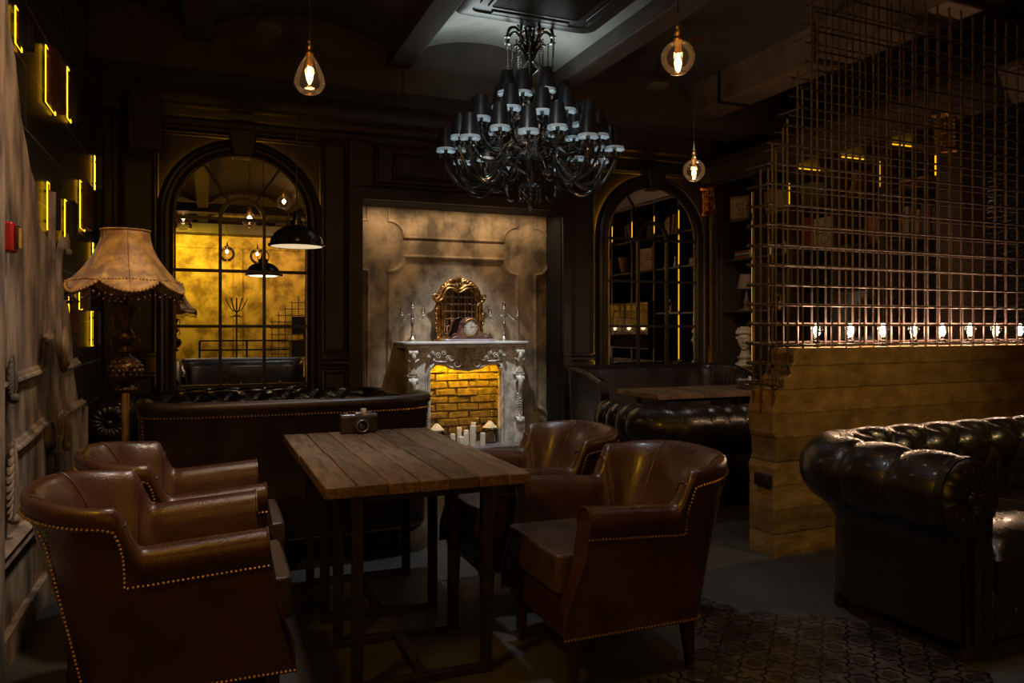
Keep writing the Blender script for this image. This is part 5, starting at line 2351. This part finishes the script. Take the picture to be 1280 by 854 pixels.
# ================================================================ BOOKCASE ON THE RIGHT
led_cell = emis('yellow cell strip', LEDC, 1.2)
bcm = mat('dark stained bookcase wood', (.030, .019, .012), (.055, .034, .02), rough=.42, scale=4, stretch=(1, 1, .15))
divY = [7.06, 6.50, 5.95, 5.40, 4.86, 4.32]
DEP = .36
XK = XB + DEP
BZ = [.86, 1.475, 2.04, 2.465]
TOPZ = 2.90
bc = thing('bookcase', 'tall dark built-in bookcase with lit shelves along the right wall', 'bookcase', (0, 0, 0))
for i, y in enumerate(divY):
    w = .022
    MB().box(XB, XK, y - w, y + w, 0, TOPZ).build('upright', bcm, bc, bevel=.004)
MB().box(XB - .03, XK, 7.08, YF - .002, 0, TOPZ).build('end_pilaster', bcm, bc, bevel=.006)
MB().box(XB - .03, XK, 4.10, 4.30, 0, TOPZ).build('end_pilaster', bcm, bc, bevel=.006)
for bi in range(5):
    y1_, y0_ = divY[bi] - .022, divY[bi + 1] + .022
    for z in BZ:
        if bi in (2, 3) and z == 1.475:
            continue
        MB().box(XB + .012, XK, y0_, y1_, z - .022, z).build('shelf', bcm, bc, bevel=.003)
    MB().box(XB + .005, XK, y0_, y1_, .06, .84).build('cupboard_door', bcm, bc, bevel=.004)
    kk = MB()
    kk.sweep([(XB + .004, y0_ + .05, .14), (XB + .004, y1_ - .05, .14), (XB + .004, y1_ - .05, .78), (XB + .004, y0_ + .05, .78)], [(a_ * .6, b_ * .6) for a_, b_ in CAP], (-1, 0, 0), closed=True)
    kk.build('door_moulding', bcm, bc)
MB().box(XK, XK + .02, 4.1, YF - .002, 0, TOPZ).build('back_panel', bcm, bc)
cn = MB()
CRB = [(.0, 0), (.0, .06), (.02, .07), (.03, .10), (.06, .12), (.12, .17), (.17, .21), (.19, .21), (.20, .24), (.24, .24), (.24, 0)]
cn.sweep([(XB, YF - .002, TOPZ - .02), (XB, 2.4, TOPZ - .02)], [(b_ if False else a_, c_) for a_, c_ in CRB], (-1, 0, 0))
cn.box(XB, XK, 2.4, YF - .002, TOPZ - .02, TOPZ + .22)
cn.build('cornice', mat('cornice wood', (.05, .036, .026), (.07, .05, .036), rough=.38, scale=5), bc, angle=25)
# vertical light strips at the uprights
ls = MB()
for i in (1, 2, 3, 4, 5):
    y = divY[i] + .024
    zs = [(.90, 1.44), (1.49, 2.00), (2.06, 2.42), (2.50, 2.72)]
    for j, (z0, z1) in enumerate(zs):
        if i == 1 or (j == 3):
            m_ = MB().box(XB - .005, XB + .001, y - .014, y - .004, z0, z1)
            m_.build('light_strip', led_shelf, bc)
for i in (2, 3, 4, 5):
    y = divY[i] - .030
    MB().box(XB + .08, XK - .01, y, y + .006, 2.862, 2.872).build('light_strip', led_cell, bc)


# gilt corbels
def corbel(label, y, z):
    t = thing('gilt_corbel', label, 'corbel', (XB - .055, y, z), radians(28), 'gilt carved corbels on the bookcase')
    t.scale = (1, 1.25, 1)
    m_ = MB()
    m_.prism([(0, -.17), (-.02, -.16), (-.028, -.10), (-.035, -.02), (-.05, .06), (-.06, .12), (-.06, .16), (0, .16)], -.06, .06)
    m_.v = [(q[0], q[1], q[2]) for q in m_.v]
    m_.build('block', gold, t, bevel=.008)
    c = MB()
    for q in range(9):
        f = q / 8
        for k in (-2, -1, 0, 1, 2):
            c.sphere((-.022 - .038 * (1 - f) - (.010 if k == 0 else 0), k * .024, .12 - f * .25), .022, 8, 6, (.7, .7, 1.1))
    c.lathe([(.03, -.07), (.034, -.05), (.03, 0), (.034, .05), (.03, .07)], 14, (-.055, 0, .135), Matrix.Rotation(pi / 2, 3, 'X'))
    c.lathe([(.02, -.065), (.024, 0), (.02, .065)], 12, (-.025, 0, -.15), Matrix.Rotation(pi / 2, 3, 'X'))
    c.build('carving', gold, t)
    return t


corbel('gilt carved corbel at the corner of bookcase and far wall, beside the small globe pendant', 7.16, 2.73)
corbel('gilt carved corbel high on the nearer end of the bookcase, seen through the bar screen', 4.2, 2.80)


# ---- things on the shelves
def bust():
    y = 6.79
    t = thing('plaster_bust', 'antique style plaster head bust on the lowest open shelf beside the bar screen', 'bust', (XB + .13, y, .862), radians(0))
    # head faces -x (with a slight turn towards the camera)
    m_ = MB()
    m_.lathe([(0, 0), (.105, 0), (.11, .01), (.105, .03), (.075, .045), (.065, .07), (.085, .09), (.09, .10), (.06, .115), (.0, .115)], 28)
    m_.build('socle', bust_m, t)
    # head by deformed sphere
    h = MB()
    n_, k_ = 96, 72
    rows = []
    for j in range(k_ + 1):
        th = pi * j / k_
        row = []
        for i in range(n_):
            ph = 2 * pi * i / n_
            x = -sin(th) * cos(ph)       # front is -x
            yv = sin(th) * sin(ph)
            z = cos(th)
            X, Y, Z = x * .098, yv * .082, z * .128
            fr_ = max(0, -x)
            # jaw narrows, chin forward
            if z < 0:
                Y *= 1 - .28 * (-z) ** 1.3
                X = X * (1 - .10 * (-z)) - .010 * fr_ * (-z)
            g = lambda cy_, cz_, sy, sz: math.exp(-((yv - cy_) / sy) ** 2 - ((z - cz_) / sz) ** 2) * (fr_ > .2)
            d = 0
            d += .028 * g(0, -.18, .12, .10) + .019 * g(0, .02, .09, .16)        # nose
            d -= .022 * (g(.34, .10, .18, .085) + g(-.34, .10, .18, .085))          # eye sockets
            d += .013 * (g(.34, .07, .11, .04) + g(-.34, .07, .11, .04))        # eyeballs
            d += .006 * (g(.33, .22, .2, .05) + g(-.33, .22, .2, .05))            # brows
            d += .013 * g(0, -.42, .17, .035) + .013 * g(0, -.52, .14, .045)        # lips
            d -= .010 * g(0, -.465, .16, .02)
            d -= .008 * g(0, -.60, .2, .05)
            d += .012 * g(0, -.76, .2, .10)                                       # chin
            X -= d
            row.append((X, Y, Z + .285))
        rows.append(row)
    h.grid(rows, closed_u=True)
    # neck and shoulders cut
    h.lathe([(.075, .10), (.062, .125), (.052, .155), (.050, .19), (.055, .22), (.03, .235)], 28, (.012, 0, 0))
    ho = h.build('head', bust_m, t)
    hair = MB()
    for lay, (rz_, zz, amp) in enumerate(((.100, .368, 1), (.096, .382, 1), (.080, .405, 1), (.052, .420, 1))):
        cnt = 26 - lay * 5
        for i in range(cnt):
            a_ = 2 * pi * i / cnt + lay * .2
            if lay == 0 and abs(math.atan2(sin(a_), -cos(a_))) < .5:
                zz2 = zz + .006
            else:
                zz2 = zz - .034 * max(0, cos(a_) + .35)
            hair.sphere((rz_ * cos(a_) * .98, rz_ * sin(a_) * .86, zz2), .0165, 8, 6, (1, 1, 1.2))
    for i in range(14):
        hair.sphere((.095 + .01 * sin(i), -.05 + .0077 * i * 1.0, .27 - .01 * (i % 3)), .024, 8, 6)
    hair.sphere((.085, 0, .30), .055, 12, 8)
    for sg in (-1, 1):
        for i in range(5):
            hair.sphere((-.02 + .025 * i, sg * .083, .29 - .014 * i + .02), .018, 8, 6)
    hair.build('hair', bust_m, t)
    t.rotation_euler = (0, 0, radians(38))
    return t


bust()
# little table lamp
y = 6.78
t = thing('shelf_lamp', 'small dark table lamp with a tapered shade on the second shelf above the bust', 'table lamp', (XB + .14, y, 1.475))
MB().lathe([(0, 0), (.07, 0), (.07, .012), (.04, .02), (.02, .05), (.03, .08), (.035, .11), (.018, .14), (.014, .2), (.022, .23), (.01, .25), (0, .25)], 20).build('base', mat('brown ceramic', (.12, .07, .045), (.2, .12, .08), rough=.4), t)
MB().lathe([(.105, .235), (.07, .395), (.067, .395), (.10, .235)], 28).build('lamp_shade', mat('brown shade fabric', (.16, .10, .07), (.22, .15, .1), rough=.8), t)

# framed picture
t = thing('photo_frame', 'small framed print with a pale mount on the top left shelf of the bookcase', 'picture frame', (XB + .10, 6.84, 2.468), radians(28))
fr = MB()
fr.sweep([(-.0, -.11, 0), (-.0, -.11, .27), (-.0, .11, .27), (-.0, .11, 0)], [(0, 0), (0, .012), (.006, .016), (.018, .008), (.026, .004), (.026, 0)], (-1, 0, 0), closed=True)
fr.build('frame', mat('pale wood frame', (.28, .18, .11), (.38, .26, .17), rough=.5, scale=10), t)
MB().box(-.004, .004, -.105, .105, .004, .266).build('mount', mat('pink cream mount', (.50, .38, .30), (.58, .46, .38), rough=.7), t, smooth=False)
MB().box(-.0062, -.004, -.045, .045, .06, .21).build('print', mat('brown figure print', (.10, .05, .04), (.5, .38, .30), rough=.6, scale=40, lo=.45, hi=.5), t, smooth=False)

BCOL = [((.55, .42, .28), 'cream'), ((.30, .05, .04), 'red'), ((.10, .07, .05), 'dark brown'), ((.05, .06, .05), 'blackish green'), ((.35, .20, .10), 'tan'), ((.45, .30, .18), 'ochre'), ((.16, .04, .03), 'maroon'),
        ((.28, .26, .24), 'grey')]
pagem = mat('book pages', (.55, .46, .34), (.66, .56, .43), rough=.8, scale=30, stretch=(1, 8, 8))
covers = {}
for c, nme in BCOL:
    covers[nme] = mat('%s book cover' % nme, tuple(k * .8 for k in c), c, rough=.5, scale=12)


def book(label, y, z, th, h, dp, colr, lean=0, x0=None, lie=False, group=None):
    """a book; standing with its spine towards the room, or lying"""
    t = thing('book', label, 'book', (x0 if x0 is not None else XB + .06, y, z), 0, group)
    cvm = covers[colr]
    c = MB()
    if lie:
        c.box(0, dp, -h / 2, h / 2, 0, .003)
        c.box(0, dp, -h / 2, h / 2, th - .003, th)
        c.box(0, .003, -h / 2, h / 2, 0, th)
        c.build('cover', cvm, t, smooth=False)
        MB().box(.004, dp - .004, -h / 2 + .003, h / 2 - .003, .003, th - .003).build('pages', pagem, t, smooth=False)
    else:
        c.box(0, dp, -th / 2, -th / 2 + .003, 0, h)
        c.box(0, dp, th / 2 - .003, th / 2, 0, h)
        c.box(0, .003, -th / 2, th / 2, 0, h)
        c.build('cover', cvm, t, smooth=False)
        MB().box(.004, dp - .004, -th / 2 + .003, th / 2 - .003, .003, h - .003).build('pages', pagem, t, smooth=False)
        t.rotation_euler = (lean, 0, 0)
        if lean:
            t.location.z += abs(sin(lean)) * th / 2 + .001
    return t


# top shelf bay 2 (beside the first upright)
gb = 'books on the top shelf of the bookcase'
book('tan book, left of the leaning pair behind the first upright, top shelf', 6.36, 2.466, .05, .24, .17, 'tan', -.12, group=gb)
book('ochre book leaning on the tan one, top shelf beside the first upright', 6.285, 2.466, .055, .235, .17, 'ochre', -.12, group=gb)
book('cream large book standing to the right of the leaning pair on the top shelf', 6.17, 2.466, .11, .22, .19, 'cream', 0, group=gb)
for k, (yy, le) in enumerate(((5.84, -.2), (5.80, -.2), (5.76, -.2), (5.72, -.2), (5.68, -.2))):
    nm_ = ['leftmost', 'second', 'middle', 'fourth', 'rightmost'][k]
    book('%s of five thin grey leaning books in the middle of the top shelf' % nm_, yy, 2.466, .018, .23, .17, 'grey', le, group=gb)
book('tan book leaning steeply under the yellow light in the fourth bay of the top shelf', 5.27, 2.466, .035, .25, .17, 'tan', .35, group=gb)
book('maroon book beside the steeply leaning tan one on the top shelf', 5.16, 2.466, .05, .23, .17, 'maroon', .1, group=gb)
book('red book lying flat on the top shelf in the bay nearest the gilt corbel', 4.60, 2.466, .035, .24, .17, 'red', 0, lie=True, group=gb)
book('ochre book lying on the flat red one near the gilt corbel', 4.60, 2.502, .03, .22, .16, 'ochre', 0, lie=True, group=gb)
# second shelf from top: flat pile, cards
book('maroon book at the bottom of the flat pile on the shelf over the small lamp', 6.76, 2.041, .035, .25, .17, 'maroon', 0, lie=True, group='pile of books over the shelf lamp')
book('grey book in the middle of the flat pile on the shelf over the small lamp', 6.76, 2.077, .03, .24, .17, 'grey', 0, lie=True, group='pile of books over the shelf lamp')
book('thin red book on top of the flat pile on the shelf over the small lamp', 6.77, 2.108, .022, .24, .16, 'red', 0, lie=True, group='pile of books over the shelf lamp')
book('tall red book standing left of the white printed card', 5.82, 2.041, .03, .32, .2, 'red', 0)
t = thing('printed_card', 'white printed card with a dark drawing propped on the middle shelf, behind the bar screen', 'card', (XB + .10, 5.62, 2.042), radians(-8))
MB().box(0, .012, -.15, .15, 0, .30).build('card', mat('white card', (.55, .50, .42), (.62, .57, .48), rough=.6), t, smooth=False)
m_ = MB()
for k, (yy, zz, w, h) in enumerate(((.05, .17, .16, .012), (.05, .145, .12, .010), (.03, .20, .10, .014))):
    m_.box(-.0012, 0, yy - w / 2, yy + w / 2, zz, zz + h)
m_.sweep([(-.0006, -.02 + .06 * cos(a_), .09 + .045 * sin(a_)) for a_ in [2 * pi * k / 16 for k in range(16)]], [(-.004, 0), (-.004, .001), (.004, .001), (.004, 0)], (-1, 0, 0), closed=True)
m_.build('drawing', blackf, t, smooth=False)
book('tan book standing at the right of the white printed card', 5.445, 2.041, .05, .31, .2, 'tan', 0)
# two little glasses
for k, (yy, lab) in enumerate(((6.33, 'left of two small white salt shakers on the shelf behind the first bars'), (6.12, 'right of two small white salt shakers on the shelf behind the first bars'))):
    t = thing('salt_shaker', lab, 'shaker', (XB + .08, yy, 2.041), 0, 'small shakers on the bookcase shelf')
    MB().lathe([(0, 0), (.028, 0), (.03, .01), (.022, .06), (.014, .10), (.016, .12), (.012, .135), (0, .14)], 18).build('body', whitem, t)
    MB().lathe([(.0165, .118), (.016, .135), (.008, .146), (0, .148)], 18).build('cap', silver, t)
# brown flower pot and vases in the nearer bays
t = thing('flower_pot', 'reddish brown tapered pot on the shelf in front of the nearer bays', 'pot', (XB + .14, 5.02, 2.042))
MB().lathe([(0, 0), (.07, 0), (.11, .20), (.115, .2), (.115, .225), (.10, .225), (.095, .19), (0, .19)], 28).build('pot', mat('terracotta', (.22, .07, .05), (.3, .11, .08), rough=.6), t)
for k in range(7):
    th_ = [.04, .05, .03, .045, .035, .05, .04][k]
    cn_ = ['dark brown', 'maroon', 'blackish green', 'tan', 'dark brown', 'grey', 'maroon'][k]
    pl_ = ['first', 'second', 'third', 'fourth', 'fifth', 'sixth', 'last'][k]
    book('%s %s book from the corbel in the dark row of the nearest bay' % (pl_, cn_), 4.40 + k * .052, 2.042, th_, .22 + .02 * (k % 3), .18, cn_, 0, group='dark books in the nearest bay')
t = thing('grey_box', 'pale grey box file standing behind the row of filament bulbs', 'box', (XB + .08, 4.56, .862))
MB().box(0, .2, -.12, -.01, 0, .34).build('box_body', covers['grey'], t, bevel=.003)
MB().box(-.002, 0, -.08, -.05, .08, .2).build('label_holder', steel, t)
t = thing('grey_box', 'second pale grey box file, to the left of the first behind the filament bulbs', 'box', (XB + .08, 4.70, .862))
MB().box(0, .2, -.12, -.01, 0, .33).build('box_body', covers['grey'], t, bevel=.003)
MB().box(-.002, 0, -.08, -.05, .08, .2).build('label_holder', steel, t)
# screen in the two middle bays
t = thing('television', 'black glossy television in the middle bays of the bookcase, reflecting the filament bulbs', 'television', (XB - .055, 5.40, 1.0))
MB().box(.005, .045, -.50, .50, .0, .62).build('casing', blackf, t, bevel=.004)
MB().box(.0, .006, -.49, .49, .012, .61).build('screen', mat('dark glossy screen', (.01, .01, .01), (.012, .012, .012), rough=.04, spec=.9, coat=1, coat_rough=.02), t, smooth=False)
# skull and small lantern near the bust
t = thing('brass_lantern', 'little brass lantern on the shelf in the bay beyond the bust', 'lantern', (XB + .10, 6.2, 1.478))
m_ = MB()
for sx in (-.03, .03):
    for sy in (-.03, .03):
        m_.tube([(sx, sy, 0), (sx, sy, .14)], .004, 6)
m_.box(-.04, .04, -.04, .04, 0, .012)
m_.box(-.04, .04, -.04, .04, .14, .15)
m_.lathe([(.04, .15), (.015, .18), (0, .185)], 12)
m_.build('lantern_frame', brass, t)
MB().lathe([(0, .012), (.018, .012), (.018, .08), (0, .08)], 14).build('candle', wax, t)

# black framed curtain of beads beyond the bookcase, right wall
cm_ = mat('black bead', (.02, .018, .016), (.05, .04, .035), rough=.2, metal=.5)
bcu = MB()
for k in range(46):
    yy = 3.75 + k * .004 * 0 + (k % 23) * .014
    xx = 5.60 + (k // 23) * .06
    for q in range(60):
        bead(bcu, (xx, yy, 3.3 - q * .04 + random.uniform(-.01, .01)), .011)
o = bcu.build('bead_curtain', cm_)
tag(o, 'hanging curtain of dark glittering beads beside the near end of the bookcase', 'bead curtain')
stuff(o)

# ================================================================ BEHIND THE CAMERA (seen in the mirrors)
# railing, coat stand, hanging lamps, bar screen, monitor
rl = thing('railing', 'black metal railing along the ochre wall, seen in the left mirror', 'railing', (.35, -2.2, 0))
for x in (-.45, .45, 1.35, 2.2):
    MB().box(x - .02, x + .02, -.02, .02, 0, 1.0).build('post', steel, rl)
for z in (.99, .80):
    MB().box(-.45, 2.2, -.025, .025, z, z + .03).build('rail', steel, rl)
cs_ = thing('coat_stand', 'black coat stand before the ochre wall, seen in the left mirror', 'coat stand', (.62, -2.7, 0))
MB().tube([(0, 0, .03), (0, 0, 1.9)], .018, 8).build('pole', steel, cs_)
MB().lathe([(0, 0), (.2, 0), (.2, .02), (.03, .04), (0, .04)], 24).build('base', steel, cs_)
for k in range(6):
    a = 2 * pi * k / 6
    MB().tube(smoothpath([(0, 0, 1.6), (.10 * cos(a), .10 * sin(a), 1.66), (.18 * cos(a), .18 * sin(a), 1.80), (.22 * cos(a), .22 * sin(a), 1.90)], 5), .010, 6).build('hook', steel, cs_)
    MB().tube(smoothpath([(0, 0, 1.55), (.09 * cos(a), .09 * sin(a), 1.50), (.14 * cos(a), .14 * sin(a), 1.52)], 5), .009, 6).build('hook', steel, cs_)
ms2 = MB()
for k in range(8):
    ms2.tube([(1.35 + k * .14, -2.9, .0), (1.35 + k * .14, -2.9, 1.5 + .12 * min(k, 5))], .010, 6)
for k in range(9):
    z = .7 + k * .14
    ms2.tube([(1.3 + max(0, (k - 5)) * .14, -2.89, z), (2.5, -2.89, z)], .010, 6)
tag(ms2.build('bar_trellis', rebar), 'stepped trellis of steel bars before the ochre wall, seen in the left mirror', 'trellis')
mn = thing('monitor', 'dark monitor on the counter behind the camera, seen in the left mirror', 'monitor', (1.9, -1.75, 1.02))
MB().box(-.25, .25, -.02, .02, .12, .48).build('screen', blackf, mn, bevel=.005)
MB().lathe([(0, 0), (.1, 0), (.1, .01), (.02, .02), (.02, .14), (0, .14)], 20).build('stand', blackf, mn)
ct = thing('service_counter', 'dark counter behind the camera, seen in the left mirror', 'counter', (2.2, -1.75, 0))
MB().box(-.6, .9, -.3, .3, .98, 1.02).build('countertop', woodl, ct, bevel=.005)
MB().box(-.58, .88, -.26, .26, 0, .98).build('cabinet', panelm, ct)
gp2 = 'glass pendants behind the camera'
for k, (x, y, z, kd, R_, lab) in enumerate(((-.38, -1.3, 3.30, 'jar', .155, 'ribbed glass pendant behind the camera, leftmost in the left mirror'),
                                        (1.24, 1.0, 3.40, 'globe', .12, 'glass pendant above the camera, upper right in the left mirror'),
                                        (.41, -1.9, 2.75, 'globe', .155, 'low globe pendant behind the camera, left of the reflected dome lamp'),
                                        (.99, -1.9, 2.72, 'globe', .155, 'low globe pendant behind the camera, right of the reflected dome lamp'))):
    pendant_lamp('pendant_lamp', lab, 0, 0, 0, kd, R_, gp2, pos=(x, y, z), power=1.5, filam_m=emis('far filament', (1, .62, .3), 30))

# dark beams and shelf above the ochre wall
tr = MB()
tr.box(WL, XR, YN, YN + .5, 3.25, 3.45)
tr.box(WL, XR, -1.1, -.8, 3.42, 3.58)
struct(tr.build('trim_11', beamm))

# ================================================================ LIGHT


def spot(loc, tgt, e, col, size=35, blend=.6, r=.04):
    L = bpy.data.lights.new('spot_light', 'SPOT')
    L.energy = e
    L.color = col
    L.spot_size = radians(size)
    L.spot_blend = blend
    L.shadow_soft_size = r
    o = bpy.data.objects.new('spot_light', L)
    C.objects.link(o)
    o.location = loc
    d = Vector(tgt) - Vector(loc)
    o.rotation_euler = d.to_track_quat('-Z', 'Y').to_euler()
    return o


def area(loc, tgt, e, col, sx, sy):
    L = bpy.data.lights.new('room_light', 'AREA')
    L.shape = 'RECTANGLE'
    L.size = sx
    L.size_y = sy
    L.energy = e
    L.color = col
    o = bpy.data.objects.new('room_light', L)
    C.objects.link(o)
    o.location = loc
    d = Vector(tgt) - Vector(loc)
    o.rotation_euler = d.to_track_quat('-Z', 'Y').to_euler()
    return o


COOL = (.80, .92, 1.0)
# spots over the tables, the mantel and the seats; several others added to brighten
spot((1.15, 4.12, 3.5), (.85, 4.0, .0), 60, COOL, 46, .5)
spot((2.35, 6.55, 3.25), (2.45, 7.32, .9), 220, (.90, .95, 1.0), 46, .9)
spot((3.2, 4.9, 2.9), (5.5, 6.78, 1.4), 60, (1.0, .80, .58), 30, .9)  # added spot in mid air, brightens the bust
spot((4.1, 5.6, 3.3), (4.3, 7.0, .8), 16, (1.0, .9, .8), 60, .9)  # added spot, brightens the settee under the right mirror
spot((3.4, 2.2, 3.5), (3.4, 1.9, 0), 14, COOL, 50, .8)
spot((2.2, 5.0, 2.9), (2.4, 7.62, 1.5), 95, (1.0, .74, .46), 42, 1.0, .1)
area((2.42, 7.42, 2.485), (2.42, 7.64, 1.0), 4.5, (1.0, .70, .40), 1.9, .05)
spot((.6, 3.4, 3.5), (-.3, 3.1, .7), 44, (.92, .96, 1.0), 50, .8, .06)
spot((.9, 2.9, 3.5), (1.7, 3.0, .7), 46, (.92, .96, 1.0), 50, .8, .06)
spot((3.9, 4.9, 3.4), (3.7, 5.6, .7), 34, COOL, 70, .9)  # added spot, brightens the dark table and the sofa before it
spot((1.0, 3.4, 3.3), (CHX, CHY, 2.6), 40, COOL, 34, .6, .1)  # added spot, gives the chandelier arms something to reflect
spot((2.5, 1.7, 3.45), (2.1, 2.1, 0), 14, (.95, .95, 1.0), 46, .9, .03)  # added spot, brings out the patterned floor tiles
spot((.7, -1.0, 2.6), (.75, 2.7, .72), 16, (1.0, .62, .36), 24, .9, .1)
L = area((CHX, CHY + .42, 3.3), (CHX, CHY + .2, 4), 4.5, (.82, .95, .93), .9, .5)  # added floating uplight, brightens the pale vault behind the chandelier
L.name = 'added_uplight'
# warm wash down the left wall
spot((.45, 2.5, 3.55), (-.72, 3.5, 1.1), 125, (1.0, .68, .44), 75, 1.0, .1)
# added yellow light by the left wall, for gold highlights on the chairs
area((-.66, 1.7, 2.6), (1.0, 1.9, 2.2), 14, LEDC, .3, .3)
# ochre wall behind the camera
area((-.3, -2.2, 3.2), (.1, -3.2, 1.5), 50, (1.0, .66, .05), 1.2, .15)
area((1.6, -2.0, 3.2), (1.6, -3.2, 1.8), 20, (1.0, .55, .18), 1.6, .15)
# half wall face
spot((4.0, 1.2, 3.4), (3.4, 3.4, .7), 84, (1.0, .67, .24), 60, 1.0, .1)

w = bpy.data.worlds.new('world')
sc.world = w
w.use_nodes = True
w.node_tree.nodes['Background'].inputs[0].default_value = (.02, .016, .012, 1)
w.node_tree.nodes['Background'].inputs[1].default_value = 1

sc.view_settings.view_transform = 'Standard'
sc.view_settings.look = 'None'
sc.view_settings.exposure = 0.2
sc.view_settings.gamma = 1
sc.view_settings.use_curve_mapping = False
try:
    sc.cycles.use_denoising = True
    sc.cycles.max_bounces = 8
    sc.cycles.transparent_max_bounces = 24
    sc.cycles.sample_clamp_indirect = 4
    sc.cycles.caustics_reflective = False
    sc.cycles.use_light_tree = True
except Exception:
    pass
